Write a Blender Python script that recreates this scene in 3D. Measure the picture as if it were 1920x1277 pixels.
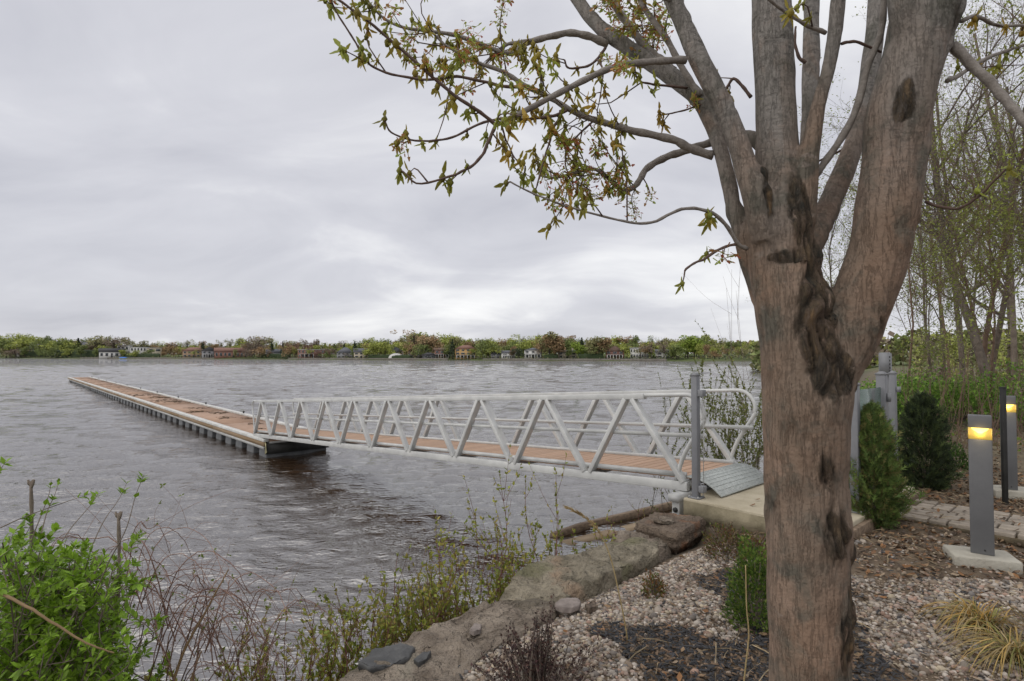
import bpy, bmesh, math, random
import numpy as np
from mathutils import Vector, Matrix, noise as mnoise

random.seed(11); rng = np.random.default_rng(11)
for o in list(bpy.data.objects): bpy.data.objects.remove(o)
scene = bpy.context.scene
COL = scene.collection
R = math.radians

# ------------------------------------------------------------------ camera
FPX = 1067.0; CZ = 1.5; HOR = 666.0            # focal length in photo pixels, eye height over the landing
PITCH = math.atan((HOR - 638.5) / FPX)
cam_data = bpy.data.cameras.new('camera'); cam = bpy.data.objects.new('camera', cam_data); COL.objects.link(cam)
cam.location = (0, 0, CZ); cam.rotation_euler = (R(90) + PITCH, 0, 0)
cam_data.sensor_width = 36.0; cam_data.lens = 36.0 * FPX / 1920.0
cam_data.clip_start = 0.05; cam_data.clip_end = 4000
scene.camera = cam

# ------------------------------------------------------------------ world: overcast sky
SUN_EL, SUN_AZ = R(48), R(-118)                # azimuth measured clockwise from +Y
world = bpy.data.worlds.new('World'); scene.world = world; world.use_nodes = True
nt = world.node_tree; nt.nodes.clear()
N = nt.nodes.new; L = nt.links.new
out = N('ShaderNodeOutputWorld'); bg = N('ShaderNodeBackground'); L(bg.outputs[0], out.inputs[0])
sky = N('ShaderNodeTexSky'); sky.sky_type = 'NISHITA'; sky.sun_disc = False
sky.sun_elevation = SUN_EL; sky.sun_rotation = SUN_AZ
tc = N('ShaderNodeTexCoord'); sep = N('ShaderNodeSeparateXYZ'); L(tc.outputs['Generated'], sep.inputs[0])
def wmath(op, a, b=None):
    m = N('ShaderNodeMath'); m.operation = op
    for i, v in enumerate((a, b)):
        if v is None: continue
        if isinstance(v, (int, float)): m.inputs[i].default_value = v
        else: L(v, m.inputs[i])
    return m.outputs[0]
zc = wmath('ADD', wmath('MAXIMUM', sep.outputs['Z'], 0.0), 0.26)
cu = wmath('DIVIDE', sep.outputs['X'], zc); cv = wmath('DIVIDE', sep.outputs['Y'], zc)
comb = N('ShaderNodeCombineXYZ'); L(cu, comb.inputs[0]); L(cv, comb.inputs[1])
def wnoise(scale, detail, rough, off, stretch):
    mp = N('ShaderNodeMapping'); mp.inputs['Location'].default_value = off; mp.inputs['Scale'].default_value = stretch
    mp.inputs['Rotation'].default_value = (0, 0, R(14))
    L(comb.outputs[0], mp.inputs[0])
    t = N('ShaderNodeTexNoise'); t.inputs['Scale'].default_value = scale; t.inputs['Detail'].default_value = detail
    t.inputs['Roughness'].default_value = rough; t.inputs['Distortion'].default_value = 0.6
    L(mp.outputs[0], t.inputs[0]); return t.outputs['Fac']
n1 = wnoise(0.62, 5, 0.5, (3.707, -7.199, 0), (0.85, 1.15, 1))
n2 = wnoise(1.9, 6, 0.55, (-5.442, -7.493, 0), (0.8, 1.1, 1))
mixn = wmath('ADD', wmath('MULTIPLY', n1, 0.64), wmath('MULTIPLY', n2, 0.36))
ramp = N('ShaderNodeValToRGB'); L(mixn, ramp.inputs[0])
e = ramp.color_ramp.elements
e[0].position = 0.345; e[0].color = (0.42, 0.424, 0.468, 1)
e[1].position = 0.66; e[1].color = (0.775, 0.775, 0.778, 1)
k = e.new(0.5); k.color = (0.535, 0.537, 0.575, 1)
skm = N('ShaderNodeMix'); skm.data_type = 'RGBA'; skm.blend_type = 'MULTIPLY'; skm.inputs[0].default_value = 1.0
L(sky.outputs[0], skm.inputs[6]); skm.inputs[7].default_value = (0.10, 0.10, 0.10, 1)
mx = N('ShaderNodeMix'); mx.data_type = 'RGBA'; mx.inputs[0].default_value = 0.95
L(skm.outputs[2], mx.inputs[6]); L(ramp.outputs[0], mx.inputs[7])
L(mx.outputs[2], bg.inputs[0]); bg.inputs[1].default_value = 1.0

sun_data = bpy.data.lights.new('sun', 'SUN'); sun_data.energy = 1.5; sun_data.angle = R(110); sun_data.color = (1.0, 0.95, 0.87)
sun = bpy.data.objects.new('sun', sun_data); COL.objects.link(sun)
sdir = Vector((math.sin(SUN_AZ) * math.cos(SUN_EL), math.cos(SUN_AZ) * math.cos(SUN_EL), math.sin(SUN_EL)))
sun.rotation_euler = sdir.to_track_quat('Z', 'Y').to_euler(); sun.location = (0, 0, 60)
vs = scene.view_settings; vs.view_transform = 'Standard'; vs.look = 'None'; vs.gamma = 1.0; vs.exposure = 0.38
vs.use_curve_mapping = False
scene.render.engine = 'CYCLES'

# ------------------------------------------------------------------ survey helpers (photo pixel -> point of the place)
def ray(px, py):
    a = (px - 960.0) / FPX; b = (638.5 - py) / FPX
    c, s = math.cos(PITCH), math.sin(PITCH)
    return np.array([a, c - b * s, s + b * c])
def at(px, py, Y):
    r = ray(px, py); return np.array([0, 0, CZ]) + r * (Y / r[1])
def on(px, py, z):
    r = ray(px, py); return np.array([0, 0, CZ]) + r * ((z - CZ) / r[2])

WZ = -1.40                                       # water level
GZ = -0.12                                       # garden level
A0 = on(1281, 933, 0.0)                          # corner of the landing
D_ = np.array([-0.669, 0.743]); D_ /= np.linalg.norm(D_)      # out over the water
N_ = np.array([D_[1], -D_[0]])                   # along the shore
def uv(u, v, z=0.0):
    p = A0[:2] + D_ * u + N_ * v; return np.array([p[0], p[1], z])
def to_uv(x, y):
    dx, dy = x - A0[0], y - A0[1]
    return dx * D_[0] + dy * D_[1], dx * N_[0] + dy * N_[1]
ANG = math.atan2(D_[1], D_[0])

# ------------------------------------------------------------------ materials
MATS = {}
def mat(name, c1, c2=None, scale=8.0, rough=0.7, bump=0.0, bscale=None, stretch=(1, 1, 1), detail=6, spec=0.4,
        tint=False, objcol=False, metallic=0.0, lo=0.35, hi=0.65, rand=0.0, trans=0.0):
    m = bpy.data.materials.new(name); m.use_nodes = True; t = m.node_tree; MATS[name] = m
    b = t.nodes['Principled BSDF']; b.inputs['Roughness'].default_value = rough
    b.inputs['Specular IOR Level'].default_value = spec; b.inputs['Metallic'].default_value = metallic
    n, l = t.nodes.new, t.links.new
    co = n('ShaderNodeTexCoord'); mp = n('ShaderNodeMapping'); mp.inputs['Scale'].default_value = stretch
    l(co.outputs['Object'], mp.inputs[0])
    c2 = c2 or c1
    nz = n('ShaderNodeTexNoise'); nz.inputs['Scale'].default_value = scale; nz.inputs['Detail'].default_value = detail
    nz.inputs['Roughness'].default_value = 0.62
    l(mp.outputs[0], nz.inputs[0])
    rp = n('ShaderNodeValToRGB'); l(nz.outputs['Fac'], rp.inputs[0])
    rp.color_ramp.elements[0].position = lo; rp.color_ramp.elements[0].color = (*c1, 1)
    rp.color_ramp.elements[1].position = hi; rp.color_ramp.elements[1].color = (*c2, 1)
    colr = rp.outputs[0]
    def mul(a, bsock):
        x = n('ShaderNodeMix'); x.data_type = 'RGBA'; x.blend_type = 'MULTIPLY'; x.inputs[0].default_value = 1.0
        l(a, x.inputs[6]); l(bsock, x.inputs[7]); return x.outputs[2]
    if tint:
        at_ = n('ShaderNodeAttribute'); at_.attribute_name = 'tint'; colr = mul(colr, at_.outputs['Color'])
    oi = None
    if objcol:
        oi = n('ShaderNodeObjectInfo'); colr = mul(colr, oi.outputs['Color'])
    if rand:
        oi = oi or n('ShaderNodeObjectInfo')
        mr = n('ShaderNodeMapRange'); mr.inputs['To Min'].default_value = 1 - rand; mr.inputs['To Max'].default_value = 1 + rand
        l(oi.outputs['Random'], mr.inputs[0]); colr = mul(colr, mr.outputs[0])
    l(colr, b.inputs['Base Color'])
    if bump:
        nb = n('ShaderNodeTexNoise'); nb.inputs['Scale'].default_value = bscale or scale * 3; nb.inputs['Detail'].default_value = 5
        l(mp.outputs[0], nb.inputs[0])
        bp = n('ShaderNodeBump'); bp.inputs['Strength'].default_value = bump; bp.inputs['Distance'].default_value = 0.02
        l(nb.outputs['Fac'], bp.inputs['Height']); l(bp.outputs[0], b.inputs['Normal'])
    if trans:
        tr = n('ShaderNodeBsdfTranslucent'); l(colr, tr.inputs[0])
        ms = n('ShaderNodeMixShader'); ms.inputs[0].default_value = trans
        l(b.outputs[0], ms.inputs[1]); l(tr.outputs[0], ms.inputs[2])
        l(ms.outputs[0], t.nodes['Material Output'].inputs[0])
    return m

# ------------------------------------------------------------------ mesh helpers
def np_mesh(name, V, Fs, tint=None, smooth=False):
    V = np.asarray(V, dtype=np.float32).reshape(-1, 3)
    me = bpy.data.meshes.new(name)
    Fs = [np.asarray(f, dtype=np.int32) for f in Fs if len(f)]
    me.vertices.add(len(V)); me.vertices.foreach_set('co', V.ravel())
    idx = np.concatenate([f.ravel() for f in Fs]); sizes = np.concatenate([np.full(len(f), f.shape[1], dtype=np.int32) for f in Fs])
    me.loops.add(len(idx)); me.loops.foreach_set('vertex_index', idx)
    me.polygons.add(len(sizes)); st = np.zeros(len(sizes), dtype=np.int32); st[1:] = np.cumsum(sizes)[:-1]
    me.polygons.foreach_set('loop_start', st)
    me.update(calc_edges=True)
    if smooth: me.polygons.foreach_set('use_smooth', np.ones(len(sizes), dtype=bool))
    if tint is not None:
        a = me.color_attributes.new('tint', 'FLOAT_COLOR', 'POINT')
        t = np.ones((len(V), 4), dtype=np.float32); t[:, :3] = tint; a.data.foreach_set('color', t.ravel())
    return me
def link(name, me, m=None, parent=None):
    o = bpy.data.objects.new(name, me); COL.objects.link(o)
    if m is not None and me is not None and not me.materials: me.materials.append(MATS[m] if isinstance(m, str) else m)
    if parent is not None: o.parent = parent
    return o
def tag(o, label=None, cat=None, group=None, kind=None):
    if label: o['label'] = label
    if cat: o['category'] = cat
    if group: o['group'] = group
    if kind: o['kind'] = kind
    return o
def empty(name, loc=(0, 0, 0), rz=0.0, label=None, cat=None, group=None):
    o = bpy.data.objects.new(name, None); COL.objects.link(o); o.location = tuple(loc); o.rotation_euler = (0, 0, rz)
    o.empty_display_size = 0.1
    return tag(o, label, cat, group)
def inst(src, parent=None, loc=None, rot=None, scale=None):
    c = src.copy(); COL.objects.link(c)
    if parent is not None: c.parent = parent
    if loc is not None: c.location = tuple(loc)
    if rot is not None: c.rotation_euler = rot
    if scale is not None: c.scale = scale if hasattr(scale, '__len__') else (scale,) * 3
    return c

def frames(P):
    P = np.asarray(P, float); T = np.gradient(P, axis=0); T /= np.linalg.norm(T, axis=1)[:, None] + 1e-9
    ref = np.array([0, 0, 1.0]) if abs(T[0][2]) < 0.9 else np.array([1.0, 0, 0])
    u = np.cross(T[0], ref); u /= np.linalg.norm(u); U = [u]
    for i in range(1, len(P)):
        u = U[-1] - T[i] * np.dot(U[-1], T[i]); u /= np.linalg.norm(u) + 1e-9; U.append(u)
    U = np.array(U); return T, U, np.cross(T, U)
class MB:
    def __init__(s): s.V = []; s.Q = []; s.T = []; s.C = []; s.n = 0
    def add(s, V, Q=None, T=None, c=(1, 1, 1)):
        V = np.asarray(V, float).reshape(-1, 3)
        s.V.append(V)
        if Q is not None and len(Q): s.Q.append(np.asarray(Q, int) + s.n)
        if T is not None and len(T): s.T.append(np.asarray(T, int) + s.n)
        s.C.append(np.broadcast_to(np.asarray(c, float), (len(V), 3))); s.n += len(V)
    def box(s, c, size, rot=None, col=(1, 1, 1), taper=1.0):
        h = np.array(size, float) / 2
        V = np.array([[x, y, z] for z in (-1, 1) for y in (-1, 1) for x in (-1, 1)], float)
        V[4:, :2] *= taper
        V = V * h
        if rot is not None: V = V @ np.asarray(rot, float).T
        s.add(V + np.array(c, float), [[0, 2, 3, 1], [4, 5, 7, 6], [0, 1, 5, 4], [2, 6, 7, 3], [0, 4, 6, 2], [1, 3, 7, 5]], c=col)
    def beam(s, p0, p1, w, h, up=(0, 0, 1), col=(1, 1, 1)):
        p0 = np.array(p0, float); p1 = np.array(p1, float); t = p1 - p0; Ln = np.linalg.norm(t); t /= Ln
        r = np.cross(t, np.array(up, float)); r /= np.linalg.norm(r); uu = np.cross(r, t)
        s.box((p0 + p1) / 2, (Ln, w, h), np.stack([t, r, uu], axis=1), col)
    def tube(s, P, rad, sides=6, cap=True, col=(1, 1, 1)):
        P = np.asarray(P, float); n = len(P); rad = np.broadcast_to(np.asarray(rad, float), (n,))
        T, U, W = frames(P); a = np.arange(sides) * 2 * math.pi / sides
        ring = U[:, None, :] * np.cos(a)[None, :, None] + W[:, None, :] * np.sin(a)[None, :, None]
        V = (P[:, None, :] + ring * rad[:, None, None]).reshape(-1, 3)
        i = np.arange(n - 1)[:, None] * sides; j = np.arange(sides)[None, :]; j2 = (j + 1) % sides
        Q = np.stack([i + j, i + j2, i + sides + j2, i + sides + j], axis=-1).reshape(-1, 4)
        Tt = []
        if cap:
            Tt = [[0, k + 1, k] for k in range(1, sides - 1)] + [[(n - 1) * sides, (n - 1) * sides + k, (n - 1) * sides + k + 1] for k in range(1, sides - 1)]
        s.add(V, Q, Tt, col)
    def scatter(s, tv, tf, M, cols):
        """many copies of a small shape: tv (k,3), tf (m,3|4), M (n,3,4), cols (n,3)"""
        n, k = len(M), len(tv); tf = np.asarray(tf, int)
        V = np.einsum('nij,kj->nki', M[:, :, :3], np.asarray(tv, float)) + M[:, None, :, 3]
        F = (tf[None] + (np.arange(n) * k)[:, None, None]).reshape(-1, tf.shape[1]) + s.n
        s.V.append(V.reshape(-1, 3)); (s.Q if tf.shape[1] == 4 else s.T).append(F)
        s.C.append(np.repeat(np.asarray(cols, float), k, axis=0)); s.n += n * k
    def mesh(s, name, smooth=False):
        F = []
        if s.Q: F.append(np.concatenate(s.Q))
        if s.T: F.append(np.concatenate(s.T))
        return np_mesh(name, np.concatenate(s.V), F, np.concatenate(s.C), smooth)
    def build(s, name, m, parent=None, smooth=False, bevel=0.0):
        o = link(name, s.mesh(name, smooth), m, parent)
        if bevel:
            b = o.modifiers.new('bevel', 'BEVEL'); b.width = bevel; b.segments = 2; b.limit_method = 'ANGLE'
        return o
def rot_mats(n, tilt=math.pi, rg=rng):
    """random rotations: any heading, tilted up to `tilt` from upright"""
    z = rg.uniform(0, 2 * math.pi, n); t = rg.uniform(0, tilt, n) if np.isscalar(tilt) else tilt; w = rg.uniform(0, 2 * math.pi, n)
    def rz(a):
        c, s = np.cos(a), np.sin(a); o = np.zeros_like(a); i = np.ones_like(a)
        return np.stack([np.stack([c, -s, o], -1), np.stack([s, c, o], -1), np.stack([o, o, i], -1)], -2)
    c, s = np.cos(t), np.sin(t); o = np.zeros_like(t); i = np.ones_like(t)
    rx = np.stack([np.stack([i, o, o], -1), np.stack([o, c, -s], -1), np.stack([o, s, c], -1)], -2)
    return rz(z) @ rx @ rz(w)
def basis(dirs, rg=rng):
    """matrices whose local X runs along dirs, with random roll"""
    d = dirs / (np.linalg.norm(dirs, axis=1)[:, None] + 1e-9); r = rg.normal(size=d.shape)
    y = np.cross(d, r); y /= np.linalg.norm(y, axis=1)[:, None] + 1e-9
    return np.stack([d, y, np.cross(d, y)], axis=-1)
def mats34(Rm, loc, sc):
    sc = np.asarray(sc, float)
    sc = sc[:, None, None] if sc.ndim == 1 else sc[:, None, :]
    return np.concatenate([Rm * sc, np.asarray(loc)[:, :, None]], axis=2)
def spline(P, n):
    P = np.asarray(P, float); k = len(P)
    if k < 3: return P[0] + (P[-1] - P[0]) * np.linspace(0, 1, n)[:, None]
    t = np.linspace(0, k - 1, n); i = np.minimum(t.astype(int), k - 2); f = (t - i)[:, None]
    Q = np.vstack([2 * P[0] - P[1], P, 2 * P[-1] - P[-2]])
    a, b, c, d = Q[i], Q[i + 1], Q[i + 2], Q[i + 3]
    return 0.5 * (2 * b + (c - a) * f + (2 * a - 5 * b + 4 * c - d) * f ** 2 + (3 * b - a - 3 * c + d) * f ** 3)
def fbm(p, oct=4): return mnoise.fractal(Vector(p), 1.0, 2.0, oct)
LEAF_V = np.array([[0, 0, 0], [0.38, 0.27, 0.06], [1, 0, -0.06], [0.38, -0.27, 0.06], [0.42, 0, -0.02]])   # pointed leaf folded at its midrib
LEAF_F = [[0, 4, 1], [4, 2, 1], [0, 3, 4], [4, 3, 2]]
# ================================================================== terrain and water
lake_near = [uv(-0.30, v)[:2] for v in (-60, -30, -12, -6, -4.6, -3.2, -1.6, -0.3)] + [uv(0.0, v)[:2] for v in (0.0, 2.5)]
lake_near += [np.array(p) for p in ((4.6, 9.2), (7.4, 13.2), (15, 26), (38, 62), (92, 150), (150, 262))]
far_px = [(1460, 677.6), (1200, 677.0), (960, 676.0), (700, 675.0), (480, 673.8), (300, 673.0), (100, 672.4), (0, 672.0)]
lake_far = [on(x, y, WZ)[:2] for x, y in far_px]
LAKE = np.array(lake_near + lake_far + [np.array([-1100., 560.]), np.array([-1100., -300.]), np.array([-80., -60.])])
def lake_sd(X, Y):
    """signed distance to the lake shore, positive on land"""
    P = np.stack([X.ravel(), Y.ravel()], 1); n = len(LAKE)
    best = np.full(len(P), 1e9); inside = np.zeros(len(P), bool)
    for i in range(n):
        a, b = LAKE[i], LAKE[(i + 1) % n]; e = b - a; w = P - a
        t = np.clip((w @ e) / (e @ e), 0, 1); best = np.minimum(best, np.linalg.norm(w - t[:, None] * e, axis=1))
        c = (a[1] > P[:, 1]) != (b[1] > P[:, 1])
        xx = (b[0] - a[0]) * (P[:, 1] - a[1]) / ((b[1] - a[1]) if abs(b[1] - a[1]) > 1e-9 else 1e-9) + a[0]
        inside ^= c & (P[:, 0] < xx)
    return np.where(inside, -best, best).reshape(X.shape)
def ground_z(X, Y):
    X = np.asarray(X, float); Y = np.asarray(Y, float); s = lake_sd(X, Y); r = np.hypot(X, Y)
    near = np.interp(s, [-6, -2, -0.9, -0.35, 0.05, 0.5, 1.2], [-3.2, -2.3, -1.55, -0.85, -0.34, -0.20, GZ])
    far = np.interp(s, [-10, 0, 3, 15, 60, 200, 500], [-2.5, WZ - 0.02, WZ + 0.9, -0.1, 1.5, 3.0, 3.0])
    t = np.clip((r - 60) / 80, 0, 1)
    z = near * (1 - t) + far * t
    b = 0.03 * np.sin(1.7 * X + 0.6) * np.sin(2.1 * Y + 1.3) + 0.018 * np.sin(4.3 * X + Y) * np.sin(3.7 * Y - 0.8 * X)
    return z + b * np.clip(s * 1.5, 0, 1) * (1 - t)
def gz(x, y): return float(ground_z(np.array([x]), np.array([y]))[0])
def sgrid(lo, hi, n, core, c0):
    a = np.linspace(-1, 1, n); k = math.asinh((hi - c0) / core); j = math.asinh((c0 - lo) / core)
    return c0 + core * np.sinh(np.where(a > 0, a * k, a * j))
gx = sgrid(-1000, 1000, 300, 1.8, 1.5); gy = sgrid(-120, 1000, 300, 2.0, 4.5)
GX, GY = np.meshgrid(gx, gy); GZs = ground_z(GX, GY)
n0 = len(gx); i = np.arange(len(gy) - 1)[:, None] * n0; j = np.arange(n0 - 1)[None, :]
quads = np.stack([i + j, i + j + 1, i + n0 + j + 1, i + n0 + j], -1).reshape(-1, 4)
sd = lake_sd(GX, GY); rr = np.hypot(GX, GY)
soil = np.array([0.115, 0.085, 0.058]); bank = np.array([0.06, 0.05, 0.035]); grass = np.array([0.09, 0.12, 0.035]); wood = np.array([0.115, 0.095, 0.06])
tcol = np.empty((GX.size, 3)); s_ = sd.ravel(); r_ = rr.ravel()
tcol[:] = soil; tcol[s_ < 0.1] = bank
w = np.clip((r_ - 7) / 6, 0, 1)[:, None]; tcol = np.where((s_ >= 0.1)[:, None], tcol * (1 - w) + wood * w, tcol)
w = np.clip((r_ - 70) / 60, 0, 1)[:, None]; tcol = np.where((s_ > -1)[:, None], tcol * (1 - w) + grass * w, tcol)
mat('ground', (0.75, 0.72, 0.7), (1.25, 1.25, 1.2), 3.0, 0.95, 0.6, 40, tint=True)
me = np_mesh('ground', np.stack([GX, GY, GZs], -1), [quads], tcol, True)
tag(link('ground', me, 'ground'), kind='structure')

# ---- water: tannin-brown river under a ruffled surface
def water_mat():
    m = bpy.data.materials.new('water'); m.use_nodes = True; t = m.node_tree; MATS['water'] = m
    b = t.nodes['Principled BSDF']; n, l = t.nodes.new, t.links.new
    b.inputs['Base Color'].default_value = (0.027, 0.0145, 0.0060, 1); b.inputs['Roughness'].default_value = 0.03
    b.inputs['IOR'].default_value = 3.3; b.inputs['Specular IOR Level'].default_value = 0.5
    co = n('ShaderNodeTexCoord')
    def layer(scale, rz, st, strength, dist, prev, detail=3.0, far=False):
        mp = n('ShaderNodeMapping'); mp.inputs['Rotation'].default_value = (0, 0, rz); mp.inputs['Scale'].default_value = st
        l(co.outputs['Object'], mp.inputs[0])
        z = n('ShaderNodeTexNoise'); z.inputs['Scale'].default_value = scale; z.inputs['Detail'].default_value = detail
        z.inputs['Roughness'].default_value = 0.55; z.inputs['Distortion'].default_value = 0.15
        l(mp.outputs[0], z.inputs[0])
        bp = n('ShaderNodeBump'); bp.inputs['Strength'].default_value = strength; bp.inputs['Distance'].default_value = dist
        hs_ = z.outputs['Fac']
        if far:
            vl = n('ShaderNodeVectorMath'); vl.operation = 'LENGTH'; l(co.outputs['Object'], vl.inputs[0])
            mr = n('ShaderNodeMapRange'); mr.inputs['From Min'].default_value = 22; mr.inputs['From Max'].default_value = 85; l(vl.outputs['Value'], mr.inputs[0])
            mm = n('ShaderNodeMath'); mm.operation = 'MULTIPLY'; l(hs_, mm.inputs[0]); l(mr.outputs[0], mm.inputs[1]); hs_ = mm.outputs[0]
        l(hs_, bp.inputs['Height'])
        if prev is not None: l(prev, bp.inputs['Normal'])
        return bp.outputs[0]
    p = layer(3.0, R(-22), (0.55, 1.6, 1), 0.55, 0.075, None, 3.0)
    p = layer(11.0, R(-10), (0.7, 1.4, 1), 0.7, 0.032, p, 2.0)
    p = layer(1.3, R(-12), (0.5, 1.5, 1), 1.0, 0.42, p, 3.0, True)
    l(p, b.inputs['Normal'])
    return m
water_mat()
wr = np.concatenate([[0.5], np.geomspace(2.4, 60, 450), np.geomspace(60, 460, 330)[1:], [600, 800, 1100, 1500]])
wa = np.concatenate([np.linspace(-R(58), R(46), 380), np.linspace(R(46), 2 * math.pi - R(58), 50)[1:-1]])
WR, WA = np.meshgrid(wr, wa, indexing='ij'); WXg, WYg = WR * np.sin(WA), WR * np.cos(WA); spacing = np.where(WR < 60, WR * 0.0074, WR * 0.0064)
wg = np.random.default_rng(8); hgt = np.zeros_like(WR)
for lam in np.geomspace(0.16, 1.7, 48):
    th = R(68) + wg.normal() * .50; kx, ky = math.cos(th) * 2 * math.pi / lam, math.sin(th) * 2 * math.pi / lam
    wgt = np.clip(lam / (2.6 * spacing) - 1, 0, 1)
    ph = WXg * kx + WYg * ky + wg.uniform(0, 6.28)
    hgt += wgt * lam * (0.0068 if lam < .5 else 0.0050 if lam < .7 else 0.0034 if lam < 1.2 else .003) * np.sin(ph)
for lam in np.geomspace(1.3, 5.5, 40):                  # longer wind waves out in the open river
    th = R(74) + wg.normal() * .45; kx, ky = math.cos(th) * 2 * math.pi / lam, math.sin(th) * 2 * math.pi / lam
    hgt += np.clip(lam / (2.4 * spacing) - 1, 0, 1) * np.clip((WR - 28) / 50, 0, 1) * lam * 0.0044 * np.sin(WXg * kx + WYg * ky + wg.uniform(0, 6.28))
hgt *= np.clip(.35 + (WR - 3) / 8, .35, 1)
nr_, na_ = WR.shape; i = np.arange(nr_ - 1)[:, None] * na_; j = np.arange(na_)[None, :]; j2 = (j + 1) % na_
me = np_mesh('water', np.stack([WXg, WYg, WZ + hgt], -1), [np.stack([i + j, i + na_ + j, i + na_ + j2, i + j2], -1).reshape(-1, 4)], None, True)
if me.polygons[0].normal.z < 0: me.flip_normals()
tag(link('water', me, 'water'), kind='structure')

# ================================================================== floating dock
mat('composite', (0.36, 0.23, 0.155), (0.45, 0.305, 0.215), 5, 0.75, 0.15, 60, stretch=(1, 6, 1), rand=0.10)
mat('dock_deck', (0.31, 0.195, 0.135), (0.39, 0.265, 0.19), 2.2, 0.8, 0.1, 40, rand=0.06)
mat('aluminium', (0.42, 0.425, 0.42), (0.54, 0.545, 0.53), 4, 0.5, 0.06, 90, metallic=0.12, spec=0.5)
mat('aluminium_dull', (0.30, 0.305, 0.30), (0.42, 0.42, 0.41), 6, 0.55, 0.05, 60, metallic=0.12)
mat('rub_rail', (0.42, 0.42, 0.40), (0.60, 0.60, 0.58), 3, 0.7, 0.15, 50)
mat('fascia', (0.19, 0.125, 0.07), (0.28, 0.20, 0.12), 3, 0.8, 0.2, 30, stretch=(0.4, 4, 8))
mat('black_plastic', (0.012, 0.012, 0.012), (0.03, 0.03, 0.028), 5, 0.6)
mat('float_grey', (0.07, 0.075, 0.08), (0.13, 0.135, 0.14), 4, 0.55, rand=0.15)
mat('rope', (0.42, 0.40, 0.22), (0.5, 0.46, 0.3), 60, 0.9)
mat('dry_weed', (0.05, 0.035, 0.02), (0.12, 0.085, 0.045), 20, 0.95, tint=True)
DU0, DU1, DV0, DV1, DZ = 13.35, 75.0, 0.18, 2.16, -0.93
dock = empty('floating_dock', uv(DU0, DV0, WZ), ANG, 'long floating dock with brown deck reaching far out over the grey water', 'dock')
# local axes of the dock: x out over the water, y = -v
DL = DU1 - DU0; DW = DV1 - DV0; dz = DZ - WZ
SEC = 12; sl = DL / SEC
pm = MB(); pm.box((0, 0, -0.025), (sl - 0.02, DW - 0.36, 0.05)); p0 = None
for s_i in range(SEC):
    loc = ((s_i + 0.5) * sl, -DW / 2, dz)
    if p0 is None: p0 = pm.build('deck_panel', 'dock_deck', dock); p0.location = loc
    else: inst(p0, dock, loc)
def dock_strip(name, y, z, w, h, m, gap=0.012, n=SEC, bev=0.0):
    b = MB(); b.box((0, 0, 0), (DL / n - gap, w, h)); first = None
    for q in range(n):
        loc = ((q + 0.5) * DL / n, y, z)
        if first is None: first = b.build(name, m, dock, bevel=bev); first.location = loc
        else: inst(first, dock, loc)
for side, yy in ((0, 0.0), (1, -DW)):
    sg = -1 if side == 0 else 1
    dock_strip('edge_rail', yy + sg * 0.085, dz + 0.022, 0.16, 0.085, 'rub_rail', 0.03, 20, 0.012)
    dock_strip('fascia_board', yy + sg * 0.03, dz - 0.085, 0.045, 0.115, 'fascia')
    dock_strip('fascia_channel', yy + sg * 0.022, dz - 0.185, 0.06, 0.07, 'aluminium_dull')
fm = MB(); fm.box((0, 0, 0), (0.62, DW - 0.16, 0.50), taper=0.97); f0 = None
nf = 56
for q in range(nf):
    loc = (0.36 + q * (DL - 0.72) / (nf - 1), -DW / 2, dz - 0.235 - 0.25)
    if f0 is None: f0 = fm.build('float_drum', 'float_grey', dock, bevel=0.03); f0.location = loc
    else: inst(f0, dock, loc)
b = MB(); b.box((DL / 2 + 0.2, -DW / 2, dz - 0.15), (DL - 0.5, DW - 0.3, 0.12)); b.build('deck_frame', 'black_plastic', dock)
b = MB(); b.box((0.012, -DW / 2, dz - 0.22), (0.05, DW - 0.1, 0.30)); b.build('end_board', 'black_plastic', dock)
b = MB(); b.box((0.10, -DW / 2, dz - 0.045), (0.24, DW - 0.34, 0.05)); b.build('end_plate', 'aluminium_dull', dock)
b = MB()
for q in range(9):
    b.tube(np.array([[0.02, -0.05, 0.0], [-0.04 + 0.01 * q % 0.03, -0.06, -0.05 - 0.02 * q], [-0.05, -0.05 - 0.004 * q, -0.16 - 0.015 * q], [-0.03, -0.04, -0.24 - 0.012 * q]]) + np.array([0, 0, dz - 0.02]), 0.007, 5)
b.build('mooring_rope', 'rope', dock, True)
cl = MB(); cl.box((0, 0, 0.03), (0.05, 0.05, 0.06)); cl.tube([[-0.13, 0, 0.07], [-0.06, 0, 0.078], [0.06, 0, 0.078], [0.13, 0, 0.07]], [0.012, 0.018, 0.018, 0.012], 6)
c0 = None
for q in range(10):
    loc = (8 + q * 5.7, -DW + 0.1, dz + 0.066)
    if c0 is None: c0 = cl.build('cleat', 'black_plastic', dock); c0.location = loc
    else: inst(c0, dock, loc)
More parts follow.
